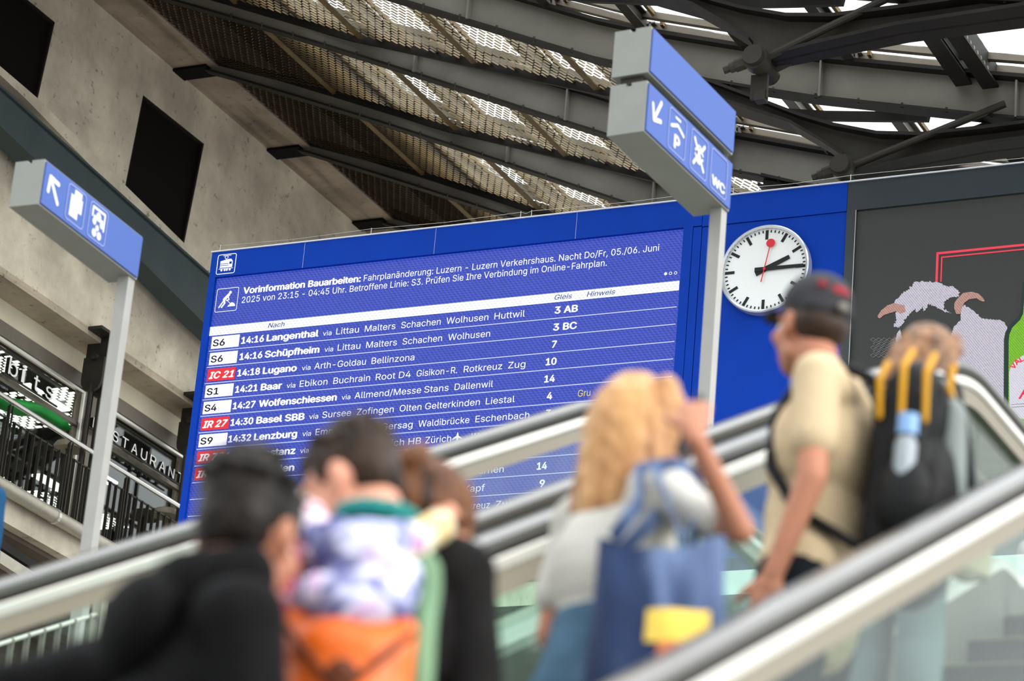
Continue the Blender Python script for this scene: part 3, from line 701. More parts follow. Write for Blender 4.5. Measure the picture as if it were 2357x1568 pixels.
for k, (num, red, tm, tx, dest, dx, vx, stops, trk, kx) in rows.items():
    zb = zrow(k) + PITCH * 0.27
    if num:
        bx = rect(MB(), tagx0, tagx1, zb - PITCH * 0.14, zb + PITCH * 0.60, SD, SD + 0.004).build('train_tag', M['led_red'] if red else M['led_white'], db)
        m = MB(); O = V3((tagx0 + 0.02, BY - SD - 0.008, zb))
        text_on(m, num, O, UX, UZ, (0.56 if len(num) > 3 else 0.27) * (tagx1 - tagx0) * 1.62 if len(num) > 3 else 0.44 * (tagx1 - tagx0), CAP * 1.02, 0.035 if red else 0.022, shear=0.25 if red else 0)
        m.build('train_number', M['led_white'] if red else M['led_ink'], bx, fix=False)
    for s_, x_, b_ in ((tm, tx, 0.035), (dest, dx, 0.035)):
        if s_: line_text(s_, q5(x_[0], rowy5[k]), q5(x_[1], rowy5[k]), CAP, M['led_white'], b_, 'departure_time' if s_ is tm else 'destination', z=zb)
    if vx: line_text('via', q5(vx[0], rowy5[k]), q5(vx[1], rowy5[k]), CAP * 0.74, M['led_white'], 0, 'via_text', z=zb)
    for s_, c_, a_, b_ in stops:
        p0 = q5(a_, rowy5[k]) if c_ in (5, 56) else q6(a_, rowy6[k]) if c_ == 6 else q7(a_, rowy7[k])
        p1 = q5(b_, rowy5[k]) if c_ == 5 else q6(b_, rowy6[k]) if c_ in (6, 56) else q7(b_, rowy7[k])
        line_text(s_, p0, p1, CAP * 0.97, M['led_white'], 0.0, 'stop_name', z=zb)
    if trk:
        if kx: p0, p1 = q6(kx[0], rowy6[k]), q6(kx[1], rowy6[k])
        else: p0, p1 = {10: (q7(1620, 335), q7(1680, 330)), 11: (q7(1636, 432), q7(1667, 430))}[k]
        line_text(trk, p0, p1, CAP, M['led_white'], 0.03, 'platform_number', z=zb)
line_text('Gru', q6(780, 885), q6(838, 885), CAP, M['led_yellow'], 0, 'notice_text', z=zrow(6) + PITCH * 0.27)
line_text('C', q6(1138, 855), q6(1164, 855), CAP, M['led_yellow'], 0, 'notice_text', z=zrow(6) + PITCH * 0.27)
# aircraft sign behind Zürich
m = MB(); a = bp(*q6(215, 1088)); 
pl = [(0, .5), (.06, .35), (.08, .2), (.45, -.05), (.45, -.13), (.08, 0), (.07, -.25), (.2, -.38), (.2, -.44), (0, -.38), (-.2, -.44), (-.2, -.38), (-.07, -.25), (-.08, 0), (-.45, -.13), (-.45, -.05), (-.08, .2), (-.06, .35)]
m.prism([(a.x + x * CAP * 1.2, BY - SD - 0.008, zrow(8) + PITCH * 0.45 + y * CAP * 1.2) for x, y in pl], (0, 0.004, 0)).build('aircraft_symbol', M['led_white'], db)
# announcement block
zh1 = bp(*q5(307, 342)).z; zh2 = bp(*q5(300, 388)).z; CH = CAP * 0.98
line_words('Vorinformation Bauarbeiten:', q5(307, 342), q5(888, 288), CH, M['led_white'], 0.035, 'announcement_word', zh1)
line_words('Fahrplanänderung: Luzern - Luzern Verkehrshaus. Nacht Do/Fr, 05./06. Juni', q5(902, 288), q6(1160, 205), CH, M['led_white'], 0.0, 'announcement_word', zh1)
line_words('2025 von 23:15 - 04:45 Uhr. Betroffene Linie: S3. Prüfen Sie Ihre Verbindung im Online-Fahrplan.', q5(300, 388), q6(915, 277), CH, M['led_white'], 0.0, 'announcement_word', zh2)
zhb = zb0 + (zb1 - zb0) * 0.24
line_text('Nach', q5(430, 510), q5(512, 504), CAP * 0.72, M['led_blue_ink'], 0.01, 'column_title', 0.2, zhb)
line_text('Gleis', q6(671, 430), q6(753, 424), CAP * 0.72, M['led_blue_ink'], 0.01, 'column_title', 0.2, zhb)
line_text('Hinweis', q6(822, 416), q6(955, 404), CAP * 0.72, M['led_blue_ink'], 0.01, 'column_title', 0.2, zhb)
def ring(mb, c, r0, r1, n=24, d=SD + 0.006, mi=0):
    vs = []
    for j in range(n):
        a = 2 * math.pi * j / n
        for r in (r0, r1): vs.append((c.x + math.cos(a) * r, BY - d, c.z + math.sin(a) * r))
    return mb.add(vs, [(2 * j, 2 * j + 1, (2 * j + 3) % (2 * n), (2 * j + 2) % (2 * n)) for j in range(n)], mi)
m = MB(); ring(m, bp(*q6(1191, 312)), 0.0005, 0.016); ring(m, bp(*q6(1214, 310)), 0.011, 0.016); ring(m, bp(*q6(1238, 308)), 0.011, 0.016); m.build('page_dots', M['led_white'], db, fix=False)
# pictograms
def round_outline(mb, P, w, h, r, t, mi=0):
    """P maps (a,b) to a point; outline of a rounded rectangle centred on 0"""
    def loop(w, h, r):
        o = []
        for cx_, cy_, a0_ in ((w / 2 - r, h / 2 - r, 0), (-w / 2 + r, h / 2 - r, 90), (-w / 2 + r, -h / 2 + r, 180), (w / 2 - r, -h / 2 + r, 270)):
            for k in range(5): a = R_(a0_ + 22.5 * k); o.append((cx_ + r * math.cos(a), cy_ + r * math.sin(a)))
        return o
    A, B = loop(w, h, r), loop(w - 2 * t, h - 2 * t, max(r - t, 0.002)); n = len(A)
    return mb.add([P(*p) for p in A] + [P(*p) for p in B], [(i, (i + 1) % n, n + (i + 1) % n, n + i) for i in range(n)], mi)
def blobs(mb, P, polys, discs=(), strokes=(), mi=0):
    for pl in polys:
        pts = [P(*p) for p in pl]; mb.add(pts, [tuple(t) for t in tessellate_polygon([pts])], mi)
    for (x, y, r) in discs:
        n = 16; mb.add([P(x + r * math.cos(2 * math.pi * k / n), y + r * math.sin(2 * math.pi * k / n)) for k in range(n)], [tuple(range(n))], mi)
    for pts, w in strokes:
        for (x0, y0), (x1, y1) in zip(pts, pts[1:]):
            L = math.hypot(x1 - x0, y1 - y0); nx, ny = -(y1 - y0) / L * w / 2, (x1 - x0) / L * w / 2
            mb.add([P(x0 + nx, y0 + ny), P(x1 + nx, y1 + ny), P(x1 - nx, y1 - ny), P(x0 - nx, y0 - ny)], [(0, 1, 2, 3)], mi)
            blobs(mb, P, (), ((x0, y0, w / 2), (x1, y1, w / 2)), (), mi)
def pict(c, s, d): return lambda a, b: V3((c.x + a * s, BY - d, c.z + b * s))
c = bp(*q5(232, 200)); s_ = (bp(*q5(281, 155)).x - bp(*q5(189, 160)).x); P = pict(c, s_, 0.064)
m = MB(); round_outline(m, P, 1, 1, 0.1, 0.035)
blobs(m, P, [[(-.33, -.18), (.33, -.18), (.33, .12), (.24, .24), (.05, .24), (-.33, .16)]], [(-.22, -.3, .055), (-.05, -.3, .055), (.07, -.3, .055), (.22, -.3, .055)],
      [([(-.36, -.23), (.36, -.23)], .03), ([(-.05, .24), (.08, .34), (-.04, .42)], .025), ([(-.2, .42), (.2, .42)], .025), ([(-.05, .24), (-.12, .34), (-.04, .42)], .025)])
m.build('train_pictogram', M['sign_white'], db, fix=False)
P2_ = pict(c, s_, 0.066); m = MB(); blobs(m, P2_, [], [], [([(-.33, .02), (.1, .02)], .03), ([(-.33, -.07), (.1, -.07)], .03)]); blobs(m, P2_, [[(.16, -.02), (.29, -.02), (.29, .1), (.16, .1)]]); m.build('train_window_lines', M['blue_frame'], db, fix=False)
c = bp(*q5(227, 371)); s_ = (bp(*q5(282, 320)).x - bp(*q5(174, 325)).x); P = pict(c, s_, SD + 0.006)
m = MB(); round_outline(m, P, 1, 1, 0.07, 0.022)
blobs(m, P, [[(.05, -.3), (.42, -.3), (.36, -.18), (.24, -.12), (.15, -.2)]], [(.12, .3, .065)],
      [([(.06, .2), (-.12, .02)], .13), ([(-.12, .02), (-.08, -.14), (-.2, -.3)], .07), ([(-.1, .0), (-.2, -.12), (-.32, -.3)], .06), ([(.04, .14), (.1, .0), (.0, -.04)], .045), ([(-.08, .06), (.2, -.2)], .025)])
m.build('worker_pictogram', M['led_white'], db, fix=False)
# ---- blue clock panel beside the board, and the graphite frame of the advertising screen
cp = root('clock_panel', ((xf + XM) / 2, BY + 0.1, ZB)); tag(cp, 'plain blue metal wall panel behind the round station clock', 'panel')
zj = bp(1780, 510).z
rect(MB(), xf + 0.006, XM - 0.004, ZB - 0.25, zj - 0.006, -0.3, 0.05).build('lower_sheet', M['blue_frame'], cp)
rect(MB(), xf + 0.006, XM - 0.004, zj, ZT, -0.3, 0.06).build('upper_sheet', M['blue_frame'], cp)
rect(MB(), xf, XM, ZT, ZT + 0.012, -0.3, 0.075).build('top_trim', M['white_edge'], cp)
ad = root('advertising_screen', ((XM + XR) / 2, BY + 0.1, ZB)); tag(ad, 'dark advertising screen showing a white horned fur figure and green bottle', 'screen')
ax0 = bp(1976, 492).x; az1 = bp(1980, 489).z
f = MB(); rect(f, XM, XR, az1, ZT, -0.3, 0.06); rect(f, XM, ax0, ZB - 0.25, az1, -0.3, 0.06); rect(f, ax0, XR, ZB - 0.25, ZB, -0.3, 0.06); f.build('frame', M['graph_frame'], ad)
rect(MB(), XM, XR, ZT, ZT + 0.012, -0.3, 0.075).build('top_trim', M['white_edge'], ad)
rect(MB(), ax0 - 0.006, ax0, ZB, az1, 0.055, 0.064).build('inner_trim', M['wire'], ad)
rect(MB(), ax0, XR, ZB, az1, -0.2, 0.02).build('screen', M['led_ad'], ad)
def qa(x, y): return 2000 + x / 3.563, 560 + y / 3.563
def ap(x, y, d): return bp(*qa(x, y), d)
def art(name, pts, mat_, d): m = MB(); P = [ap(x, y, d) for x, y in pts]; m.add(P, [tuple(t) for t in tessellate_polygon([P])]); return m.build(name, mat_, ad, fix=False)
def fringe(pts, amp, step=10):
    out_ = []
    for (a, b), (c_, d_) in zip(pts, pts[1:] + pts[:1]):
        L = math.hypot(c_ - a, d_ - b); n = max(1, int(L / step))
        for i in range(n): t = i / n; out_.append((a + (c_ - a) * t + random.uniform(-amp, amp), b + (d_ - b) * t + random.uniform(-amp, amp)))
    return out_
art('fur_hair', fringe([(225, 470), (300, 410), (370, 350), (385, 325), (500, 322), (600, 335), (650, 365), (700, 365), (752, 410), (740, 445), (690, 450), (640, 470), (625, 500), (620, 545), (680, 580), (600, 560), (545, 520), (500, 510), (455, 565), (450, 530), (400, 575), (385, 545), (330, 600), (290, 655), (262, 700), (215, 695), (235, 600), (215, 520)], 8, 7), M['fur'], 0.026)
art('fur_beard', fringe([(240, 745), (262, 715), (285, 800), (300, 900), (240, 900), (228, 800)], 4), M['fur'], 0.026)
art('horn', [(80, 605), (110, 560), (160, 520), (215, 500), (300, 520), (310, 570), (270, 590), (230, 568), (180, 582), (130, 600), (100, 625), (85, 622)], M['horn'], 0.030)
art('horn', [(735, 465), (780, 420), (850, 408), (910, 425), (945, 460), (960, 485), (940, 490), (890, 462), (830, 470), (790, 500), (770, 545), (755, 592), (725, 590), (708, 545), (710, 500)], M['horn'], 0.032)
art('fur_shoulder', fringe([(765, 545), (790, 515), (860, 560), (940, 628), (1080, 640), (1130, 670), (1148, 710), (1128, 800), (1122, 1400), (900, 1600), (600, 1500), (560, 1000), (680, 780), (700, 700), (760, 640)], 5), M['fur'], 0.028)
art('bottle_rim', [(1268, 330), (1262, 450), (1250, 570), (1225, 620), (1160, 685), (1128, 740), (1116, 800), (1112, 1700), (1740, 1700), (1740, 800), (1715, 740), (1620, 620), (1590, 560), (1578, 330)], M['bottle_edge'], 0.034)
art('bottle_glass', [(1290, 330), (1285, 450), (1274, 590), (1250, 640), (1185, 705), (1162, 760), (1156, 820), (1152, 1700), (1700, 1700), (1700, 820), (1690, 760), (1600, 640), (1572, 590), (1560, 330)], M['bottle_green'], 0.036)
lb = []
for k in range(25): a = math.pi * (1 - k / 24); lb.append((1425 + 265 * math.cos(a), 1090 - 190 * math.sin(a)))
lb2 = [(1690, 1380), (1640, 1450), (1425, 1480), (1250, 1450), (1165, 1360)]
art('bottle_label', lb + lb2, M['label_print'], 0.038)
for k, ch in enumerate('VAL'):
    x, y = [(1196, 1052), (1222, 1016), (1258, 990)][k]; m = MB(); rt = R_([48, 40, 30][k])
    text_on(m, ch, ap(x, y, 0.041), V3((math.cos(rt), 0, math.sin(rt))), V3((-math.sin(rt), 0, math.cos(rt))), None, 0.075, 0.03); m.build('label_letter', M['led_frame_red'], ad, fix=False)
m = MB(); text_on(m, 'A', ap(1235, 1290, 0.041), UX, UZ, None, 0.2, 0.01, shear=0.2); m.build('label_letter', M['led_frame_red'], ad, fix=False)
m = MB()
for yy in (1330, 1352): rect(m, ap(1180, yy, 0).x, ap(1660, yy, 0).x, ap(1272, yy, 0).z - 0.0015, ap(1272, yy, 0).z + 0.0015, 0.040, 0.042)
m.build('label_rule', M['bottle_edge'], ad)
def strip(name, pts, w, mat_, d):
    m = MB(); P = [ap(x, y, d) for x, y in pts]
    for a, b in zip(P, P[1:]): m.bar(a - (b - a).normalized() * w / 2, b + (b - a).normalized() * w / 2, 0.002, w, V3((0, 0, 1)) if abs((b - a).x) > abs((b - a).z) else V3((1, 0, 0)))
    return m.build(name, mat_, ad)
cx0 = ap(570, 92, 0.026); cz = cx0.z
m = MB(); rect(m, cx0.x - 0.011, cx0.x + 0.011, ap(562, 325, 0).z, cz, 0.024, 0.027); rect(m, cx0.x - 0.011, XR, cz - 0.011, cz + 0.011, 0.024, 0.027)
c2 = ap(605, 124, 0.026); rect(m, c2.x - 0.006, c2.x + 0.006, ap(595, 325, 0).z, c2.z, 0.024, 0.027); rect(m, c2.x - 0.006, XR, c2.z - 0.006, c2.z + 0.006, 0.024, 0.027)
m.build('red_line_frame', M['led_frame_red'], ad)
m = MB()
for r in range(5):
    for c_ in range(5):
        x = 20 + c_ * 45 + (r % 2) * 22; y = 800 + r * 32; P = [ap(x + a, y + b, 0.024) for a, b in ((0, 0), (22, -16), (44, 0), (22, 16))]
        for a, b in zip(P, P[1:] + P[:1]): m.bar(a, b, 0.002, 0.006, V3((0, 1, 0)))
m.build('net_drawing', M['net'], ad)
# ---- station clock
cc = bp(1770.5, 631); CR = 0.447
ck = root('station_clock', (cc.x, BY - 0.05, cc.z - CR)); tag(ck, 'round white station clock showing quarter past two with red second hand', 'clock')
def cyl_y(mb, c, r, y0, y1, n=64, mi=0): return mb.tube([V3((c.x, y0, c.z)), V3((c.x, y1, c.z))], r, n, mi)
m = MB(); n = 96; vs = []
prof = [(CR, -0.05), (CR, -0.14), (CR - 0.012, -0.15), (CR - 0.03, -0.14), (CR - 0.032, -0.11)]
for r, y in prof: vs += [(cc.x + r * math.cos(2 * math.pi * j / n), BY + y, cc.z + r * math.sin(2 * math.pi * j / n)) for j in range(n)]
m.add(vs, [(i * n + j, i * n + (j + 1) % n, (i + 1) * n + (j + 1) % n, (i + 1) * n + j) for i in range(len(prof) - 1) for j in range(n)])
m.build('bezel', M['bezel'], ck, smooth='auto')
cyl_y(MB(), cc, CR - 0.02, BY - 0.05, BY - 0.11).build('dial', M['clock_white'], ck)
CD = CR - 0.035
def clk(ang, r0, r1, w0, w1, y, mb, t=0.004):
    a = R_(ang); d = V3((math.sin(a), 0, math.cos(a))); s = V3((math.cos(a), 0, -math.sin(a))); c = V3((cc.x, y, cc.z))
    mb.prism([c + d * r0 - s * w0 / 2, c + d * r0 + s * w0 / 2, c + d * r1 + s * w1 / 2, c + d * r1 - s * w1 / 2], (0, -t, 0))
for k in range(60):
    hm = MB()
    if k % 5 == 0: clk(k * 6, CD * 0.75, CD * 0.98, 0.028, 0.028, BY - 0.111, hm)
    else: clk(k * 6, CD * 0.92, CD * 0.98, 0.011, 0.011, BY - 0.111, hm)
    hm.build('hour_mark' if k % 5 == 0 else 'minute_mark', M['clock_ink'], ck)
m = MB(); clk(66.5, -CD * 0.24, CD * 0.64, 0.052, 0.040, BY - 0.118, m, 0.005); m.build('hour_hand', M['clock_ink'], ck)
m = MB(); clk(90, -CD * 0.24, CD * 0.94, 0.042, 0.032, BY - 0.125, m, 0.005); m.build('minute_hand', M['clock_ink'], ck)
m = MB(); clk(11, -CD * 0.33, CD * 0.6, 0.010, 0.008, BY - 0.132, m, 0.004)
d = V3((math.sin(R_(11)), 0, math.cos(R_(11)))); cyl_y(m, cc + d * CD * 0.64, 0.043, BY - 0.131, BY - 0.137, 24); cyl_y(m, cc, 0.014, BY - 0.11, BY - 0.138, 16)
m.build('second_hand', M['clock_red'], ck)
# ---- thin wires and spikes along the top
w = root('bird_wire', (XL + 3, BY - 0.02, ZT + 0.01)); tag(w, 'thin bird wire on little posts along the top edge of the blue board', 'wire')
px = [XL + 0.05, bp(853, 545).x, bp(1197, 510).x, bp(1222, 507).x, bp(1687, 450).x, XM + 0.0, XR - 0.5]
pm = MB(); tops = []
for x in px: pm.tube([(x, BY, ZT + 0.01), (x, BY, ZT + 0.11)], 0.004, 6); tops.append(V3((x, BY, ZT + 0.10)))
pm.build('wire_post', M['wire'], w)
wm = MB()
for a, b in zip(tops, tops[1:]): wm.tube([a, (a + b) / 2 - V3((0, 0, 0.02)), b], 0.0022, 5)
wm.build('wire', M['wire'], w)

# ================================================================== WAYFINDING SIGNS ON POSTS
def signpost(name, label, P0, P1, boxes, pw, content):
    """P0/P1: upper face corners (near/far); boxes: list of (drop, height)"""
    U = (P1 - P0); U.z = 0; L = U.length; U.normalize(); N = V3((U.y, -U.x, 0)); T = -N      # N faces the hall (+X)
    t = root(name, (P1.x, P1.y, -1.6)); tag(t, label, 'sign')
    bots = 0
    for bi, (drop, h, th) in enumerate(boxes):
        O = P0 - V3((0, 0, drop)); b = MB()
        sec = [(0, 0), (th * 0.42, 0), (th * 0.42, -0.02), (th * 0.58, -0.02), (th * 0.58, 0), (th, 0), (th, -h), (0, -h)] if True else []
        b.prism([O + T * a + V3((0, 0, z)) for a, z in sec], U * L); b.build('sign_box', M['sign_body'], t)
        face = MB().prism([O + N * 0.002 + U * a + V3((0, 0, z)) for a, z in ((0.012, -0.012), (L - 0.012, -0.012), (L - 0.012, -h + 0.012), (0.012, -h + 0.012))], N * 0.01)
        face = face.build('sign_face', M['sign_blue'], t)
        P = lambda a, b_, O=O: O + N * 0.016 + U * a + V3((0, 0, -h + b_))
        content(bi, face, P, L, h); bots = drop + h
    gl = MB().box((0, 0, 0), (1, 1, 1)) if False else None
    if len(boxes) > 1: 
        O = P0 - V3((0, 0, boxes[0][1])); b = MB(); th = boxes[0][2]
        b.prism([O + T * th * 0.2 + U * 0.03, O + T * th * 0.8 + U * 0.03, O + T * th * 0.8 + U * 0.03 - V3((0, 0, 0.05)), O + T * th * 0.2 + U * 0.03 - V3((0, 0, 0.05))], U * (L - 0.05)); b.build('gap_spacer', M['steel_dark'], t)
    th = boxes[-1][2]; c = P1 + T * (pw / 2 + 0.012) - U * (pw / 2); z0 = P0.z - bots
    MB().box((c.x, c.y, (z0 - 1.6) / 2), (pw, pw, z0 + 1.6), Matrix.Rotation(math.atan2(U.y, U.x) - math.pi / 2, 3, 'Z')).build('post', M['post'], t)
    return t
def arrow(m, P, x, y, s, ang):
    a = R_(ang); ca, sa = math.cos(a), math.sin(a)
    f = lambda p: (x + (p[0] * ca - p[1] * sa) * s, y + (p[0] * sa + p[1] * ca) * s)
    blobs(m, P, (), (), [([f((0, -.5)), f((0, .38))], .17 * s), ([f((-.36, .05)), f((0, .42)), f((.36, .05))], .17 * s)])
def left_content(bi, face, P, L, h):
    m = MB(); arrow(m, P, 0.115, h * 0.5, h * 0.62, 40); m.build('arrow', M['sign_white'], face, fix=False)
    for k, x in enumerate((0.37, 0.63)):
        Q = lambda a, b, x=x: P(x + a, h / 2 + b); s = h * 0.80
        m = MB(); round_outline(m, Q, s * 0.92, s, 0.03, 0.009); m.build('symbol_outline', M['sign_outline'], face, fix=False)
        m = MB()
        if k == 0: blobs(m, Q, [[(-.065, -.08), (.03, -.08), (.03, .06), (-.065, .06)], [(-.03, .03), (.055, .03), (.055, .1), (-.03, .1)], [(.0, -.03), (.07, -.03), (.07, .06), (.0, .06)]])
        else:
            blobs(m, Q, [[(-.055, .015), (.055, .015), (.055, .04), (-.055, .04)]], [(0, .045, .028), (-.04, .0, .022), (.045, .005, .022), (-.028, -.07, .026), (.03, -.07, .026), (0, -.03, .02)], [([(-.07, .085), (.07, .085)], .018), ([(-.07, .085), (-.07, .03)], .018), ([(.07, .085), (.07, -.02)], .018)])
        m.build('symbol', M['sign_white'], face, fix=False)
def right_content(bi, face, P, L, h):
    if bi == 0: return
    m = MB(); arrow(m, P, 0.13, h * 0.55, h * 0.55, 150); m.build('arrow', M['sign_white'], face, fix=False)
    for k, x in enumerate((0.41, 0.72, 1.01)):
        if x > L - 0.1: x = L - 0.13
        Q = lambda a, b, x=x: P(x + a, h / 2 + b); s = h * 0.82
        m = MB(); round_outline(m, Q, s * 0.9, s, 0.03, 0.009); m.build('symbol_outline', M['sign_outline'], face, fix=False)
        m = MB()
        if k == 0:
            blobs(m, Q, (), (), [([(-.085, .02), (0, .055), (.085, .02)], .024), ([(-.03, .095), (.03, .095)], .018)])
            text_on(m, 'P', Q(-.04, -.10), (Q(1, 0) - Q(0, 0)), V3((0, 0, 1)), 0.085, 0.12, 0.05)
        elif k == 1:
            blobs(m, Q, (), [(0, .02, .022), (0, -.02, .03)])
            for a in (45, 135, 225, 315):
                c, s2 = math.cos(R_(a)), math.sin(R_(a)); blobs(m, Q, (), (), [([(c * .045, s2 * .05), (c * .1, s2 * .115)], .026), ([(c * .045 + s2 * .03, s2 * .05 - c * .03), (c * .04, s2 * .045), (c * .045 - s2 * .03, s2 * .05 + c * .03)], .018)])
        else: text_on(m, 'WC', Q(-.098, -.10), (Q(1, 0) - Q(0, 0)), V3((0, 0, 1)), 0.20, 0.085, 0.05)
        m.build('symbol', M['sign_white'], face, fix=False)
Lp0 = ray(103, 366) * 18.4; Lp1 = ray(328, 546); Lp1 = Lp1 * (Lp0.z / Lp1.z)
signpost('wayfinding_sign', 'blue sign with up left arrow, ticket and money symbols on grey post, left', Lp0, Lp1, [(0, 0.29, 0.20)], 0.076, left_content)
Rp0 = ray(1499, 60) * 18.6; Rp1 = ray(1692, 256); Rp1 = Rp1 * (Rp0.z / Rp1.z)
signpost('wayfinding_sign', 'double blue sign with down left arrow and WC symbol on tall grey post', Rp0, Rp1, [(0, 0.305, 0.24), (0.36, 0.33, 0.24)], 0.078, right_content)

# ================================================================== ESCALATORS
TA = math.tan(R_(27.3)); CA = math.cos(R_(27.3))
def path(h, crest_y, y0=1.0, y_end=None, newel=True):
    """handrail-top line: z = TA*y - h/CA, rounded crest, then level"""
    c = h / CA; pts = []
    y = y0
    pts.append((y0, TA * y0 - c))
    n = 14; yc = crest_y; zc = TA * yc - c; r = 1.0; t = r * math.tan(R_(27.3) / 2)
    a0 = (yc - t * CA, zc - t * math.sin(R_(27.3))); cen = (a0[0] + math.sin(R_(27.3)) * r, a0[1] - CA * r)
    for i in range(8): yy = y0 + (a0[0] - y0) * (i + 1) / 8; pts.append((yy, TA * yy - c))
    for i in range(1, 9): a = R_(27.3) * (1 - i / 8); pts.append((cen[0] - math.sin(a) * r, cen[1] + math.cos(a) * r))
    if y_end:
        pts.append((y_end, zc))
        if newel:
            for i in range(1, 11): a = math.pi * i / 10; pts.append((y_end + 0.42 * math.sin(a), zc - 0.42 + 0.42 * math.cos(a)))
            pts.append((y_end - 0.3, zc - 0.84))
    return pts
def off_path(pts, n_end=None): return pts
RS = [(-0.04, -0.010), (-0.03, -0.002), (0, 0.0), (0.03, -0.002), (0.04, -0.010), (0.04, -0.022), (0.034, -0.03), (-0.034, -0.03), (-0.04, -0.022)]
def rsec(w, n0, n1): return [(-w / 2, n0), (w / 2, n0), (w / 2, n1), (-w / 2, n1)]
def balustrade(parent, X, h, crest, y_end, side, fascia=0.035, newel=True, y0=0.6):
    """side=+1: steps lie towards -X of this balustrade"""
    P = path(h, crest, y0, y_end, newel); P0 = path(h, crest, y0, y_end, False)
    MB().sweep(X, P, RS).build('handrail', M['rubber'], parent, smooth='auto')
    MB().sweep(X, P, rsec(0.066, -0.029, -0.056)).build('handrail_guide', M['steel_black'], parent)
    MB().sweep(X, P0, [(-0.03, -0.05), (0.03, -0.05), (0.036, -0.058), (0.036, -0.082), (0.03, -0.09), (-0.03, -0.09), (-0.036, -0.082), (-0.036, -0.058)]).build('rail_profile', M['alu'], parent, smooth='auto')
    MB().sweep(X, P0, rsec(0.05, -0.09, -0.09 - fascia)).build('rail_fascia', M['fascia'], parent)
    gt = -0.09 - fascia; ys = y0
    # panes along the slope, with joints
    pts = P0; cuts = [0, 2, 4, 6, 8, 16, 17] if y_end else [0, 2, 4, 6, 8]
    for a, b in zip(cuts, cuts[1:]):
        seg = pts[a:b + 1]
        if len(seg) < 2: continue
        d = math.hypot(seg[1][0] - seg[0][0], seg[1][1] - seg[0][1]); e = 0.008 / d
        seg = [(seg[0][0] + (seg[1][0] - seg[0][0]) * e, seg[0][1] + (seg[1][1] - seg[0][1]) * e)] + seg[1:]
        MB().sweep(X, seg, rsec(0.012, gt, -0.72)).build('glass_panel', M['glass'], parent)
    MB().sweep(X - side * 0.05, P0, rsec(0.17, -0.71, -0.745)).build('inner_deck', M['alu'], parent)
    MB().sweep(X - side * 0.13, P0, rsec(0.012, -0.745, -1.1)).build('skirt', M['steel_web'], parent)
    MB().sweep(X + side * 0.10, P0, rsec(0.16, -0.72, -0.76)).build('outer_deck', M['alu_sat'], parent)
    MB().sweep(X + side * 0.17, P0, rsec(0.015, -0.76, -1.35)).build('truss_cladding', M['steel_web'], parent)
step_me = None
def steps(parent, xc, width, h, crest, n0=0):
    global step_me
    c = h / CA + 1.02
    if step_me is None:
        m = MB(); 
        # tread with ribs, curved riser with cleats
        m.box((0, 0.2, -0.03), (width, 0.4, 0.03))
        k = int(width / 0.022)
        for i in range(k): m.box((-width / 2 + (i + 0.5) * width / k, 0.2, -0.008), (0.010, 0.4, 0.016))
        for i in range(k): m.box((-width / 2 + (i + 0.5) * width / k, -0.004, -0.11), (0.010, 0.012, 0.19))
        m.box((0, 0.01, -0.11), (width, 0.02, 0.2)); m.box((0, 0.006, 0.0), (width, 0.012, 0.006), None, 1)
        step_me = m.mesh('step', [mat('step_casting', (62, 64, 62), 0.45, 0.5, var=0.1), mat('step_edge', (150, 150, 120), 0.5)])
    k = 0; yy = 1.0
    while yy < crest + 2.2:
        z = min(TA * yy - c, TA * crest - c)
        o = link('step', step_me, parent); o.location = (xc, yy, z); yy += 0.4
STEP_C = 0.9 / CA + 1.02
def tread_z(y):
    k = math.floor((y - 1.0) / 0.4); return TA * (1.0 + k * 0.4) - STEP_C
e1 = root('escalator', (-2.7, 1.5, -1.6)); tag(e1, 'nearest escalator carrying the waiting people, glass sided with black handrails', 'escalator')
balustrade(e1, -2.10, 0.9, 10.0, 12.6, +1, 0.045)
balustrade(e1, -3.27, 0.9, 10.0, 12.6, -1, 0.06)
steps(e1, -2.685, 0.92, 0.9, 10.4)
e2 = root('escalator', (-4.1, 1.5, -1.6)); tag(e2, 'empty escalator beyond the people, its far handrail crossing the departure board', 'escalator')
balustrade(e2, -3.50, 0.9, 10.0, 12.6, +1, 0.05)
balustrade(e2, -4.74, 0.95, 10.15, 12.6, -1, 0.05)
steps(e2, -4.12, 0.92, 0.93, 10.4)
o = MB().sweep(-3.385, path(0.9, 10.0, 0.6, 12.6, False), rsec(0.13, -0.1, -0.13)).build('centre_deck', M['alu_sat'], e2)
# notice sticker on the near glass
p = atX(2362, 1295, -2.09); st = root('glass_sticker', p); tag(st, 'small white outlined notice on the glass at the right frame edge', 'sticker')
m = MB(); Uy, Un = V3((0, CA, math.sin(R_(27.3)))), V3((0, 0, 1)); PP = lambda a, b: p + Uy * a + Un * b
round_outline(m, PP, 0.09, 0.10, 0.015, 0.007); m.build('outline', M['letters'], st, fix=False)

# ================================================================== STAIR WITH RAILING (lower left)
sx = -9.0
sr = root('stair_railing', (sx, 13, 3.5)); tag(sr, 'bright tubular stair railing turning level at the lower left', 'railing')
A0, A1, A2 = atX(-60, 1429, sx), atX(225, 1345, sx), atX(310, 1392, sx)
slope = (A1.z - A0.z) / (A1.y - A0.y)
B0 = V3((sx, A1.y - 5.5, A1.z - slope * 5.5))
pts = [B0, A1 - (A1 - B0).normalized() * 0.1, A1 + V3((0, 0.02, -0.012)), A1 + V3((0, 0.12, 0.0)), V3((sx, A2.y - 0.05, A1.z)), V3((sx, A2.y, A1.z - 0.03)), V3((sx, A2.y + 0.01, A1.z - 0.12))]
MB().tube(pts, 0.028, 12).build('handrail', M['chrome'], sr, smooth='auto')
dz = V3((0, 0, -0.16)); MB().tube([B0 + dz, A1 + dz + V3((0, 0.02, 0)), V3((sx, A2.y, A1.z - 0.16))], 0.012, 8).build('lower_rail', M['alu'], sr, smooth='auto')
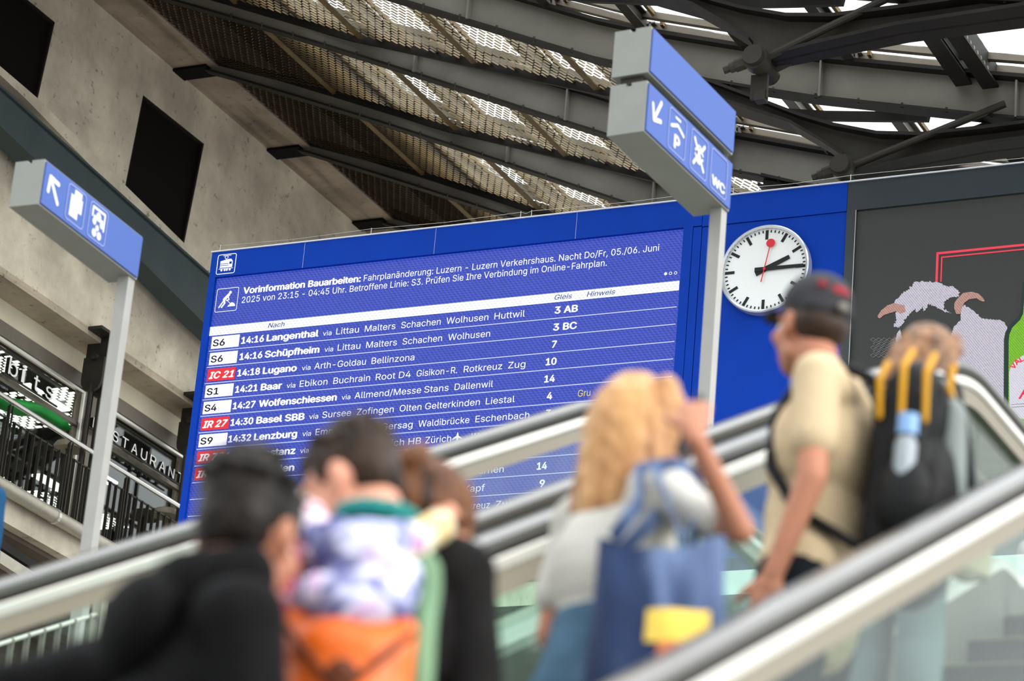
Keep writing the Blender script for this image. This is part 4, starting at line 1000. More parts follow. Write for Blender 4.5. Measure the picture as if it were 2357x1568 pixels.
me_b = MB().box((0, 0, 0), (0.03, 0.012, 0.74)).mesh('baluster', M['steel_web'])
yy = B0.y
while yy < A2.y + 0.02:
    zt_ = B0.z + slope * (yy - B0.y) if yy < A1.y else A1.z
    o = link('baluster', me_b, sr); o.location = (sx, yy, zt_ - 0.16 - 0.37); yy += 0.13
for yy in (A1.y - 3.0, A1.y - 1.5, A1.y + 0.05, A2.y - 0.02):
    zt_ = B0.z + slope * (yy - B0.y) if yy < A1.y else A1.z
    MB().box((sx, yy, zt_ - 0.5), (0.05, 0.06, 0.95)).build('post', M['alu_sat'], sr)
stc = MB()
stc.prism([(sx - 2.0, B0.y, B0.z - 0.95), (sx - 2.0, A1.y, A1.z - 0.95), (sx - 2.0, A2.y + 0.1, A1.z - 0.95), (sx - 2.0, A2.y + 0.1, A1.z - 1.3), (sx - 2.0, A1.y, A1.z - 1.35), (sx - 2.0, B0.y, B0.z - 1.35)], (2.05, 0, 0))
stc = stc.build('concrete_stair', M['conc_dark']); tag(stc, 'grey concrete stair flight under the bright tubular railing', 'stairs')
# ================================================================== PEOPLE
SKIN = {'a': mat('skin_warm', (196, 142, 116), 0.55, var=0.06, scale=8), 'b': mat('skin_tan', (172, 118, 94), 0.55, var=0.06, scale=8), 'c': mat('skin_light', (204, 146, 122), 0.55, var=0.05, scale=8)}
EYE = mat('eye_white', (230, 228, 222), 0.2); IRIS = mat('iris', (48, 40, 34), 0.2); LIP = mat('lips', (176, 100, 92), 0.5)
def remesh(mb, name, m, voxel, smooth_it=3, folds=0.0, fscale=9):
    me = mb.mesh('src', m); o = bpy.data.objects.new('src', me); COL.objects.link(o)
    r = o.modifiers.new('r', 'REMESH'); r.mode = 'VOXEL'; r.voxel_size = voxel; r.adaptivity = 0
    s = o.modifiers.new('s', 'SMOOTH'); s.iterations = smooth_it; s.factor = 0.5
    me2 = bpy.data.meshes.new_from_object(o.evaluated_get(bpy.context.evaluated_depsgraph_get()))
    bpy.data.objects.remove(o); bpy.data.meshes.remove(me); me2.name = name
    if folds:
        me2.update(); co = np.empty(len(me2.vertices) * 3); me2.vertices.foreach_get('co', co); co = co.reshape(-1, 3)
        no = np.empty(len(me2.vertices) * 3); me2.vertices.foreach_get('normal', no); no = no.reshape(-1, 3)
        x, y, z = co.T * fscale
        w = np.sin(1.9 * z + 1.6 * np.sin(1.3 * x + .7 * y)) * .5 + np.sin(3.1 * x - 1.7 * z + 1.1 * np.sin(2.1 * y)) * .3 + np.sin(4.3 * y + 2.2 * z + x) * .25
        co = co + no * (w * folds)[:, None]; me2.vertices.foreach_set('co', co.ravel())
    me2.polygons.foreach_set('use_smooth', [True] * len(me2.polygons))
    me2.materials.clear()
    for mm in (m if isinstance(m, (list, tuple)) else [m]): me2.materials.append(mm)
    me2.update(); return me2
def rotm(yaw=0, pitch=0, roll=0): return Matrix.Rotation(R_(yaw), 3, 'Z') @ Matrix.Rotation(R_(-pitch), 3, 'X') @ Matrix.Rotation(R_(roll), 3, 'Y')
class Rig:
    """local frame: x right, y forward, z up, soles at z=0, height 1.73"""
    def __init__(s, lean=0, yaw=0, pitch=0, roll=0, female=False, slouch=0.0, torso=0, hunch=0.0):
        L = rotm(torso, lean); s.L = L; s.f = female
        s.pel = V3((0, 0, 0.95)); up = lambda h, y=0.0, x=0.0: s.pel + L @ V3((x, y, h))
        s.abd, s.chest, s.neck = up(0.16), up(0.33, -0.005), up(0.50 - slouch, 0.0)
        sw = 0.148 if female else 0.185
        s.sh = {1: up(0.455 - slouch, -0.0 + hunch, sw), -1: up(0.455 - slouch, 0.0 + hunch, -sw)}
        s.HR = L @ rotm(yaw, pitch, roll); s.hb = up(0.545 - slouch, 0.02 + hunch * 0.6)
        s.hc = s.hb + s.HR @ V3((0, 0.02, 0.115)); s.top = s.hc + s.HR @ V3((0, -0.02, 0.148))
        s.up = up
    def h(s, x, y, z): return s.hc + s.HR @ V3((x, y, z))
def ik(a, b, l1, l2, pole):
    d = b - a; D = min(d.length, (l1 + l2) * 0.995); t = d.normalized(); b = a + t * D
    x = (l1 * l1 - l2 * l2 + D * D) / (2 * D); hgt = math.sqrt(max(l1 * l1 - x * x, 1e-6))
    p = (pole - t * pole.dot(t)).normalized(); return a + t * x + p * hgt, b
def hand(mb, w, d, n, thumb, curl=25, sc=1.0):
    """wrist w, finger direction d, palm normal n, thumb=+1/-1 chooses the side; five separate tapering fingers"""
    d = d.normalized(); n = (n - d * n.dot(d)).normalized(); s_ = d.cross(n) * thumb
    mb.capsule(w - d * 0.01, w + d * 0.03, 0.024 * sc, 0.03 * sc, 10, (n, 0.75)); mb.capsule(w + d * 0.03 * sc, w + d * 0.07 * sc, 0.036 * sc, 0.040 * sc, 12, (n, 0.42))
    for off, ln in ((0.030, 0.072), (0.010, 0.082), (-0.011, 0.076), (-0.031, 0.060)):
        p = w + d * 0.085 * sc + s_ * off * sc; a = R_(curl * 0.6)
        for k, fr in enumerate((0.45, 0.32, 0.25)):
            q = p + (d * math.cos(a) + n * math.sin(a)) * ln * fr * sc; mb.capsule(p, q, (0.0098 - 0.0006 * k) * sc, (0.0092 - 0.0006 * k) * sc, 8); p = q; a += R_(curl)
    p = w + d * 0.028 * sc + s_ * 0.028 * sc; dv = (d * 0.75 + s_ * 0.75 + n * 0.25).normalized(); q = p + dv * 0.042 * sc
    mb.capsule(p, q, 0.0135 * sc, 0.011 * sc, 8); mb.capsule(q, q + (dv + d * 0.6 + n * 0.25).normalized() * 0.032 * sc, 0.011 * sc, 0.009 * sc, 8)
def add_head(mb, r):
    R = r.HR; h = r.h
    mb.ball(h(0, -0.012, 0.028), (0.074, 0.096, 0.096), R, 20); mb.ball(h(0, 0.025, -0.03), (0.062, 0.072, 0.085), R, 16)
    mb.ball(h(0, 0.05, -0.085), (0.038, 0.038, 0.03), R, 12); mb.capsule(h(-0.045, 0.0, -0.075), h(0, 0.06, -0.095), 0.025, 0.024); mb.capsule(h(0.045, 0.0, -0.075), h(0, 0.06, -0.095), 0.025, 0.024)
    mb.capsule(h(0, 0.084, 0.012), h(0, 0.110, -0.032), 0.011, 0.015); mb.ball(h(0, 0.098, -0.038), (0.019, 0.014, 0.011), R)
    mb.ball(h(0, 0.072, 0.032), (0.056, 0.026, 0.014), R); mb.ball(h(0, 0.088, -0.062), (0.025, 0.014, 0.008), R); mb.ball(h(0, 0.086, -0.073), (0.022, 0.014, 0.008), R)
    for s_ in (1, -1):
        mb.ball(h(0.045 * s_, 0.062, -0.025), (0.024, 0.025, 0.022), R); mb.ball(h(0.076 * s_, -0.008, -0.008), (0.011, 0.022, 0.033), R @ rotm(20 * s_)); mb.ball(h(0.074 * s_, 0.0, -0.035), (0.009, 0.012, 0.012), R)
    mb.capsule(r.neck - (r.L @ V3((0, 0.0, 0.05))), h(0, -0.03, -0.07), 0.062 if not r.f else 0.052, 0.055 if not r.f else 0.045, 14)
def add_torso(mb, r, g=0.0, lower=True, upper=True):
    k = 0.78 if r.f else 0.94; up = r.up
    if lower: mb.ball(up(0.0, -0.01), (0.165 + g, 0.118 + g, 0.12 + g), r.L, 18)
    if upper:
        mb.ball(up(0.13), (0.145 * k + g, 0.105 + g, 0.16 + g), r.L, 18); mb.ball(up(0.31, 0.0), (0.168 * k + g, 0.118 + g, 0.165 + g), r.L, 20)
        mb.capsule(r.sh[1] + r.L @ V3((-0.03, 0, 0)), r.sh[-1] + r.L @ V3((0.03, 0, 0)), 0.056 + g, 0.056 + g, 14)
        for s_ in (1, -1): mb.capsule(r.neck + r.L @ V3((0.02 * s_, -0.01, 0.0)), r.sh[s_], 0.048 + g, 0.045 + g, 12)
def person(label, anchor, heading, r, skin, arms, legs=None, shirt=None, sleeve=0.6, trousers=None, shoes=None, hair=None, folds=0.004, group=None, hem=0.0, scale=None, waist=0.0):
    """anchor: (u, v, X) head-top seen at that pixel on the vertical plane X; feet go on the step below"""
    T = atX(anchor[0], anchor[1], anchor[2]); Rz = Matrix.Rotation(R_(heading), 3, 'Z'); top = Rz @ r.top
    sc = 1.0
    for _ in range(8):
        fy = T.y - top.y * sc; z = tread_z(fy); sc = (T.z - z) / r.top.z
    base = V3((T.x - top.x * sc, fy, z))
    if scale: sc = scale; base = V3((T.x - top.x * sc, T.y - top.y * sc, T.z - r.top.z * sc))

    t = bpy.data.objects.new('person', None); COL.objects.link(t); t.location = base; t.rotation_euler = (0, 0, R_(heading)); t.scale = (sc,) * 3
    tag(t, label, 'person'); t['_b'] = 0; del t['_b']
    inv = lambda p: Rz.transposed() @ (p - base) / sc
    body = MB(); add_head(body, r); add_torso(body, r)
    L1, L2 = (0.285, 0.25) if not r.f else (0.265, 0.235)
    joints = {}
    for s_, (kind, tgt, pole, hd, hn, curl) in arms.items():
        a = r.sh[s_]; b = inv(tgt) if kind == 'w' else tgt
        e, b = ik(a, b, L1, L2, pole); fd = (b - e).normalized() if hd is None else hd
        body.capsule(a, e, 0.047 if not r.f else 0.041, 0.038 if not r.f else 0.033, 14); body.capsule(e, b, 0.038 if not r.f else 0.032, 0.026 if not r.f else 0.022, 14)
        hand(body, b, fd, hn, 1 if s_ > 0 else -1, curl, 1.0 if not r.f else 0.9); joints[s_] = (a, e, b)
    lg = legs or {1: (V3((0.10, 0.03, 0.50)), V3((0.11, -0.01, 0.09)), 0), -1: (V3((-0.10, 0.03, 0.50)), V3((-0.11, -0.02, 0.09)), 0)}
    for s_, (k, an, _) in lg.items():
        body.capsule(V3((0.085 * s_, 0, 0.90)), k, 0.088, 0.056, 14); body.capsule(k, an, 0.056, 0.038, 14); body.capsule(an + V3((0, 0.0, -0.045)), an + V3((0.01 * s_, 0.15, -0.055)), 0.035, 0.03, 10)
    link('body', remesh(body, 'body', skin, 0.0085, 2), t)
    for s_ in (1, -1):
        e = MB(); e.ball(r.h(0.031 * s_, 0.078, 0.008), 0.0125, None, 10); e.ball(r.h(0.031 * s_, 0.087, 0.008), 0.0062, None, 8, 1); e.build('eye', [EYE, IRIS], t, smooth=True)
    m = MB(); m.ball(r.h(0, 0.096, -0.0625), (0.021, 0.009, 0.005), r.HR); m.ball(r.h(0, 0.095, -0.071), (0.018, 0.009, 0.005), r.HR); m.build('lips', LIP, t, smooth=True)
    if shirt:
        c = MB(); add_torso(c, r, 0.018, hem > 0, True)
        if hem > 0: c.capsule(r.up(0.15), r.up(-hem), 0.135 if r.f else 0.152, 0.15 if r.f else 0.168, 18, (V3((0, 1, 0)), 0.78))
        for s_, (a, e, b) in joints.items():
            if sleeve <= 1: c.capsule(a, a + (e - a) * sleeve, 0.062 if not r.f else 0.056, 0.06 if not r.f else 0.052, 14)
            else: c.capsule(a, e, 0.066, 0.056, 14); c.capsule(e, e + (b - e) * (sleeve - 1), 0.056, 0.044, 14)
        link('shirt' if sleeve <= 1 else 'jacket', remesh(c, 'shirt', shirt, 0.0105, 3, folds), t)
    if trousers:
        c = MB(); c.ball(r.up(0.0, -0.01), (0.18, 0.135, 0.125), r.L, 18)
        if waist: c.capsule(r.up(0.0), r.up(waist), 0.165, 0.150, 18, (V3((0, 1, 0)), 0.86))
        for s_, (k, an, _) in lg.items(): c.capsule(V3((0.088 * s_, 0, 0.90)), k, 0.108, 0.08, 14); c.capsule(k, an + V3((0, 0, 0.0)), 0.08, 0.066, 14)
        link('trousers', remesh(c, 'trousers', trousers, 0.012, 3, folds * 0.8), t)
    for s_, (k, an, _) in lg.items():
        c = MB(); c.capsule(an + V3((0, -0.015, -0.045)), an + V3((0.012 * s_, 0.155, -0.055)), 0.046, 0.038, 12); c.box(an + V3((0.006 * s_, 0.07, -0.085)), (0.09, 0.26, 0.02)); c.build('shoe', shoes or mat('shoe', (60, 60, 62), 0.6), t, smooth=True)
    if hair: hair(t, r)
    t['_sc'] = sc; del t['_sc']
    t.matrix_basis  # noqa
    return t, inv, sc, joints
def place_like(name, t, label, cat):
    """a carried thing: own top-level empty at the wearer's frame"""
    o = bpy.data.objects.new(name, None); COL.objects.link(o); o.location = t.location; o.rotation_euler = t.rotation_euler; o.scale = t.scale
    tag(o, label, cat); return o
def hairmat(name, a, b, scale=22): return ramp_mat(name, [a, b, a], scale, 0.42, (1, 1, 0.18), True, 0.4)
def short_hair(col, fade=None, n=160):
    def f(t, r):
        c = MB(); R = r.HR
        c.ball(r.h(0, -0.020, 0.042), (0.080, 0.097, 0.092), R, 20); c.ball(r.h(0, -0.052, 0.0), (0.070, 0.060, 0.072), R, 16); c.ball(r.h(0, 0.035, 0.088), (0.060, 0.052, 0.036), R, 14)
        for s_ in (1, -1): c.ball(r.h(0.066 * s_, 0.012, 0.035), (0.016, 0.03, 0.04), R, 10)
        for _ in range(n):
            a = random.uniform(-math.pi, 0) if random.random() < 0.6 else random.uniform(0, math.pi); e = random.uniform(0.15, 1.4)
            d = V3((math.cos(a) * math.cos(e), math.sin(a) * math.cos(e) * 1.0 - 0.1, math.sin(e)))
            p = V3((d.x * 0.078, -0.022 + d.y * 0.09, 0.045 + d.z * 0.088)); q = p + d * 0.012 + V3((random.uniform(-.01, .01), random.uniform(-.01, .014), 0.0))
            c.capsule(r.h(*p), r.h(*q), 0.011, 0.005, 6)
        link('hair', remesh(c, 'hair', col, 0.0065, 1, 0.0015, 60), t)
    return f
def long_hair(col, length, spread=0.10, wave=0.012, back=-0.05, n=46, fringe=True):
    def f(t, r):
        c = MB(); R = r.HR
        c.ball(r.h(0, -0.02, 0.042), (0.081, 0.100, 0.093), R, 20); c.ball(r.h(0, -0.055, -0.02), (0.076, 0.056, 0.10), R, 16)
        for k in range(n):
            a = math.pi * (0.06 + 0.88 * k / (n - 1)); x = math.cos(a) * 0.072; y = -0.03 - math.sin(a) * 0.076
            ln = length * random.uniform(0.86, 1.05); p = r.h(x, y, 0.06); down = V3((0, 0, -1)); outv = r.HR @ V3((math.cos(a) * spread, -math.sin(a) * spread * 0.6 + back * 0.3, 0)); ph = random.uniform(0, 6)
            for i in range(7):
                fz = (i + 1) / 7; base_ = r.h(x, y, 0.06) + down * (ln * fz) + outv * (fz ** 0.7) + V3((math.sin(ph + fz * 9) * wave, math.cos(ph + fz * 8) * wave, 0))
                c.capsule(p, base_, 0.019 - 0.001 * i, 0.018 - 0.0012 * i, 7); p = base_
        for s_ in (1, -1):
            for k in range(5):
                p = r.h(0.03 * s_ + 0.01 * k * s_, 0.045 - 0.01 * k, 0.125 - 0.006 * k)
                for q in (r.h(0.074 * s_, 0.045 - 0.012 * k, 0.06), r.h(0.086 * s_, 0.03 - 0.014 * k, -0.03), r.h(0.086 * s_, 0.01 - 0.014 * k, -0.12)): c.capsule(p, q, 0.015, 0.014, 7); p = q
        link('hair', remesh(c, 'hair', col, 0.008, 1, 0.0025, 50), t)
    return f
D = {'down': V3((0, 0.1, -1))}
n_in = lambda s_: V3((-s_, 0, 0))
def hang(s_, r, fwd=0.05): return ('l', r.sh[s_] + V3((0.03 * s_, fwd, -0.52)), V3((0.3 * s_, -1, 0)), None, n_in(s_), 22)
# -- 1 dark-haired person in a black hooded jacket, left hand on the handrail
black_cloth = mat('black_cotton', (15, 15, 16), 0.8, var=0.25, scale=14, bump=0.3, bscale=240)
r = Rig(lean=1, yaw=44, pitch=10, slouch=0.02)
wrist = ray(352, 1490); wrist = wrist * (-2.78 / wrist.x)
P1_, inv1, s1, j1 = person('person with black hair in black hooded jacket, back to the camera, leftmost of the queue', (604, 1040, -2.56), -42, r, SKIN['b'],
    {-1: ('w', wrist, V3((-0.4, -1, -0.5)), V3((-0.9, -0.1, -0.35)), V3((0, -0.2, -1)), 18), 1: hang(1, r, 0.12)}, shirt=black_cloth, sleeve=1.92, trousers=mat('dark_trousers', (40, 42, 48), 0.8), hair=short_hair(hairmat('black_hair', (10, 9, 8), (24, 19, 16))), folds=0.006, hem=0.08)
c = MB()
for k in range(9):
    a = math.pi * k / 8; p = r.neck + r.L @ V3((math.cos(a) * 0.095, -math.sin(a) * 0.095 + 0.02, 0.045 - 0.02 * math.sin(a))); c.ball(p, (0.05, 0.045, 0.06), None, 10)
c.ball(r.neck + r.L @ V3((0, -0.12, -0.04)), (0.12, 0.06, 0.09), r.L, 14)
link('hood', remesh(c, 'hood', black_cloth, 0.011, 3, 0.004), P1_)
# -- 2 short-haired man looking down to the left, dark shirt
dk = mat('charcoal_shirt', (25, 24, 24), 0.85, var=0.2, scale=12, bump=0.3, bscale=240)
r = Rig(lean=4, yaw=62, pitch=28, slouch=0.0, hunch=0.01)
P2p, inv2, s2, j2 = person('man with short dark brown hair and charcoal shirt looking down to the left', (776, 984, -2.72), 24, r, SKIN['c'],
    {-1: ('l', r.sh[-1] + V3((0.02, 0.28, -0.30)), V3((-0.6, -0.6, -1)), V3((0.5, 1, 0.3)), V3((0.3, 0.3, 1)), 30), 1: hang(1, r, 0.06)}, shirt=dk, sleeve=0.98, trousers=mat('navy_trousers', (44, 50, 66), 0.8), hair=short_hair(hairmat('dark_brown_hair', (22, 16, 12), (50, 36, 26))), folds=0.005, hem=0.10)
c = MB()
for k in range(16):
    a = 2 * math.pi * k / 16; c.ball(r.neck + r.L @ V3((math.cos(a) * 0.072, math.sin(a) * 0.066 - 0.01, 0.045)), (0.02, 0.02, 0.024), None, 8)
link('collar', remesh(c, 'collar', mat('teal_collar', (24, 116, 112), 0.7), 0.007, 2), P2p)
# colourful roll-top pack on his back
bpk = place_like('backpack', P2p, 'colourful backpack, crumpled white and violet top over orange panel, on charcoal shirt', 'backpack')
L = r.L; B = lambda x, y, z: r.up(z + 0.045, y, x)
c = MB(); c.box(B(0, -0.24, 0.03), (0.24, 0.14, 0.34), L); c.ball(B(0, -0.28, 0.0), (0.13, 0.09, 0.17), L, 16); c.ball(B(0, -0.29, 0.12), (0.12, 0.07, 0.08), L, 16)
link('pack_body', remesh(c, 'pack_body', mat('orange_nylon', (220, 98, 8), 0.42, var=0.25, scale=7, bump=0.5), 0.011, 4, 0.006, 14), bpk)
c = MB(); rs = random.Random(3)
for k in range(26): c.ball(B(rs.uniform(-0.095, 0.095), rs.uniform(-0.28, -0.17), rs.uniform(0.19, 0.36)), (rs.uniform(0.032, 0.056),) * 3, None, 10)
c.capsule(B(-0.08, -0.21, 0.38), B(0.08, -0.21, 0.38), 0.036, 0.036); c.ball(B(0, -0.31, 0.22), (0.11, 0.045, 0.06), L, 14)
link('roll_top', remesh(c, 'roll_top', ramp_mat('white_violet_nylon', [(196, 200, 228), (170, 174, 214), (58, 66, 128), (206, 208, 232), (196, 140, 190)], 8.5, 0.4), 0.009, 2, 0.007, 22), bpk)
c = MB(); c.capsule(B(-0.135, -0.22, 0.33), B(-0.15, -0.24, -0.12), 0.032, 0.036, 12); c.capsule(B(-0.13, -0.27, 0.25), B(-0.145, -0.27, -0.12), 0.03, 0.03, 12)
link('side_panel', remesh(c, 'side_panel', ramp_mat('white_red_nylon', [(186, 184, 202), (150, 150, 176), (186, 24, 38), (196, 196, 210)], 9, 0.45), 0.010, 2, 0.005, 18), bpk)
c = MB(); c.capsule(B(0.125, -0.22, 0.33), B(0.135, -0.24, -0.12), 0.026, 0.03, 12)
o = link('side_panel', remesh(c, 'side_panel', mat('sage_green_nylon', (104, 136, 104), 0.5, var=0.15), 0.010, 2, 0.005, 18), bpk); o['label'] = 'sage green side panel'
for s_, mm in ((-1, ramp_mat('pink_white_strap', [(206, 120, 144), (220, 210, 220), (200, 96, 116)], 9, 0.5)), (1, ramp_mat('cream_yellow_strap', [(206, 172, 104), (206, 204, 176), (196, 146, 74)], 7, 0.5))):
    c = MB(); pts = [B(0.08 * s_, -0.2, 0.34), B(0.10 * s_, -0.14, 0.42), B(0.125 * s_, -0.04, 0.485), B(0.13 * s_, 0.07, 0.45), B(0.13 * s_, 0.13, 0.31), B(0.15 * s_, 0.08, 0.12), B(0.15 * s_, -0.1, 0.02)]
    for a, b in zip(pts, pts[1:]): c.capsule(a, b, 0.034, 0.034, 10)
    o = link('shoulder_strap', remesh(c, 'shoulder_strap', mm, 0.010, 3, 0.003, 20), bpk); o['label'] = ['pink and white shoulder strap', 'cream yellow shoulder strap'][s_ > 0]
c = MB(); c.capsule(B(-0.115, -0.345, 0.15), B(0, -0.375, 0.02), 0.008, 0.008, 6); c.capsule(B(0.115, -0.345, 0.15), B(0, -0.375, 0.02), 0.008, 0.008, 6); c.ball(B(0, -0.365, 0.06), (0.03, 0.015, 0.03), L, 10)
c.build('draw_strap', mat('brown_strap', (90, 46, 24), 0.6), bpk, smooth=True)
# -- 3 woman with a bun, head bowed
r = Rig(lean=5, yaw=-14, pitch=38, female=True, slouch=0.02)
def bun_hair(t, r):
    c = MB(); R = r.HR; c.ball(r.h(0, -0.022, 0.042), (0.081, 0.100, 0.092), R, 20); c.ball(r.h(0, -0.055, 0.0), (0.070, 0.055, 0.07), R, 14)
    for k in range(26):
        a = k * 0.75; p = V3((math.cos(a) * 0.026, -0.125 - 0.01 * math.sin(k), 0.055 + math.sin(a) * 0.026)); q = V3((math.cos(a + .8) * 0.03, -0.13, 0.055 + math.sin(a + .8) * 0.03)); c.capsule(r.h(*p), r.h(*q), 0.017, 0.015, 7)
    c.ball(r.h(0, -0.125, 0.055), 0.034, None, 12)
    for s_ in (1, -1): c.capsule(r.h(0.072 * s_, 0.02, 0.04), r.h(0.078 * s_, 0.0, -0.02), 0.012, 0.006, 6)
    link('hair', remesh(c, 'hair', hairmat('brown_bun_hair', (44, 28, 18), (104, 66, 40)), 0.0065, 1, 0.002, 70), t)
P3p, *_ = person('woman with brown hair in a bun bowing her head, half hidden by charcoal shoulder', (1066, 1106, -2.66), -8, r, SKIN['c'], {1: ('l', r.sh[1] + V3((-0.03, 0.28, -0.28)), V3((0.6, -0.5, -1)), V3((-0.5, 1, 0.2)), V3((-.2, .2, 1)), 30), -1: ('l', r.sh[-1] + V3((0.06, 0.28, -0.28)), V3((-0.6, -0.5, -1)), V3((0.5, 1, 0.2)), V3((.2, .2, 1)), 30)},
    shirt=mat('black_top', (34, 32, 32), 0.85), sleeve=0.6, trousers=mat('black_trousers', (36, 36, 38), 0.8), hair=bun_hair, hem=0.05)
# -- 4 blonde woman raising her phone
r = Rig(lean=4, yaw=-16, pitch=-4, female=True)
tgtw = ray(1596, 1000); tgtw = tgtw * (-2.34 / tgtw.x)
wt = mat('white_tee', (186, 184, 176), 0.85, var=0.06, scale=5, bump=0.3, bscale=200)
P4p, inv4, s4, j4 = person('blonde woman in white t-shirt holding a phone up to her face', (1474, 848, -2.62), -20, r, SKIN['b'],
    {1: ('w', tgtw, V3((1, -0.2, -0.45)), V3((-0.35, 0.35, 1)), V3((-0.6, 0.75, 0)), 38), -1: ('l', r.sh[-1] + V3((0.02, 0.10, -0.46)), V3((-0.6, -1, 0)), None, V3((1, 0, 0)), 22)}, shirt=wt, sleeve=0.66, trousers=mat('blue_denim', (66, 92, 112), 0.85, var=0.3, scale=6, bump=0.4, bscale=150),
    hair=long_hair(ramp_mat('blonde_hair', [(74, 48, 30), (156, 112, 72), (192, 148, 100), (98, 64, 40)], 13, 0.36, (1, 1, 0.10)), 0.29, 0.03, 0.008, n=60), folds=0.009, hem=0.0, waist=0.13)
g_ = MB(); 
for s_ in (1, -1): g_.ball(r.h(0.031 * s_, 0.102, 0.008), (0.026, 0.008, 0.020), r.HR, 12); g_.capsule(r.h(0.056 * s_, 0.095, 0.012), r.h(0.088 * s_, 0.0, 0.01), 0.003, 0.003, 6)
g_.build('sunglasses', mat('dark_lens', (14, 14, 14), 0.15, 0.1, spec=0.8), P4p, smooth=True)
wv = j4[1][2]
ph = place_like('phone', P4p, 'black mobile phone raised in the blonde woman\'s right hand', 'phone')
m = MB(); m.box(wv + V3((-0.062, 0.062, 0.045)), (0.010, 0.072, 0.14), rotm(25, 0, 18)); o = m.build('phone_case', mat('phone_black', (20, 22, 26), 0.3), ph); bv = o.modifiers.new('b', 'BEVEL'); bv.width = 0.006; bv.segments = 2
m = MB(); m.box(wv + V3((-0.068, 0.060, 0.045)), (0.002, 0.064, 0.128), rotm(25, 0, 18)); m.build('phone_screen', mat('phone_glass', (30, 38, 60), 0.1), ph)
# tote bag on her right shoulder
tb = place_like('tote_bag', P4p, 'navy tote bag with yellow and orange print hanging from the blonde woman\'s shoulder', 'bag')
Bx = lambda x, y, z: V3((x, y, z)); 
navy = ramp_mat('navy_cotton', [(30, 42, 72), (42, 58, 92), (96, 114, 150), (34, 48, 80)], 3.2, 0.7, (1.5, 1.5, 0.5))
bc = V3((0.30, -0.15, 1.04)); br_ = Matrix.Rotation(R_(28), 3, 'Z')
c = MB(); nx, nz = 12, 12; vs = []
for side in (1, -1):
    for i in range(nx + 1):
        for k in range(nz + 1):
            u_, w_ = i / nx - .5, k / nz; th = 0.055 * (math.sin(math.pi * (u_ + .5)) ** 0.6 + 0.02) * (0.35 + 0.75 * math.sin(math.pi * min(1, (1 - w_) * 0.72 + 0.05)))
            sag = -0.035 * math.cos(math.pi * u_) * w_ ** 3 
            fold = 0.007 * math.sin(14 * u_ + 5 * w_) * (0.4 + w_)
            vs.append(bc + br_ @ V3((u_ * (0.31 - 0.04 * w_), side * (th + 0.004) + fold, 0.20 - 0.42 * (1 - w_) + sag)))
n1 = nz + 1; N = (nx + 1) * n1
fs = [(i * n1 + k, i * n1 + k + 1, (i + 1) * n1 + k + 1, (i + 1) * n1 + k) for i in range(nx) for k in range(nz)]
c.add(vs, fs + [tuple(q + N for q in f) for f in fs] + [(k, k + 1, N + k + 1, N + k) for k in range(nz)] + [(nx * n1 + k, nx * n1 + k + 1, N + nx * n1 + k + 1, N + nx * n1 + k) for k in range(nz)] + [(i * n1, (i + 1) * n1, N + (i + 1) * n1, N + i * n1) for i in range(nx)])
o = c.build('bag_body', navy, tb, smooth=True)
def patch(name, u0, u1, w0, w1, m_):
    k = MB(); vs = []
    for i in range(7):
        for j in range(5):
            u_ = u0 + (u1 - u0) * i / 6; w_ = w0 + (w1 - w0) * j / 4; th = 0.055 * (math.sin(math.pi * (u_ + .5)) ** 0.6 + 0.02) * (0.35 + 0.75 * math.sin(math.pi * min(1, (1 - w_) * 0.72 + 0.05)))
            vs.append(bc + br_ @ V3((u_ * (0.31 - 0.04 * w_), -(th + 0.009) + 0.007 * math.sin(14 * u_ + 5 * w_) * (0.4 + w_), 0.20 - 0.42 * (1 - w_) - 0.035 * math.cos(math.pi * u_) * w_ ** 3)))
    k.add(vs, [(i * 5 + j, i * 5 + j + 1, i * 5 + j + 6, i * 5 + j + 5) for i in range(6) for j in range(4)]); return k.build(name, m_, tb, smooth=True)
patch('yellow_print', -0.02, 0.42, 0.42, 0.60, mat('yellow_print', (238, 204, 92), 0.7)); patch('orange_print', 0.08, 0.46, 0.22, 0.42, mat('orange_print', (222, 128, 82), 0.7, var=0.15)); patch('dark_base', -0.48, 0.48, 0.0, 0.20, mat('navy_base', (16, 22, 38), 0.8))
for s_ in (-0.10, 0.05):
    c = MB(); shp = r.sh[1]; a = bc + br_ @ V3((s_, -0.03, 0.19)); pts = [a, a + (shp + V3((0.0, -0.05, 0.04)) - a) * 0.6, shp + V3((-0.01 + s_ * 0.3, -0.07, 0.055)), shp + V3((0.0 + s_ * 0.3, -0.01, 0.078)), shp + V3((0.01 + s_ * 0.3, 0.06, 0.05)), bc + br_ @ V3((s_, 0.05, 0.19))]
    for p, q in zip(pts, pts[1:]): c.bar(p, q, 0.034, 0.006, V3((1, 0.2, 0)))
    c.build('bag_handle', navy, tb)
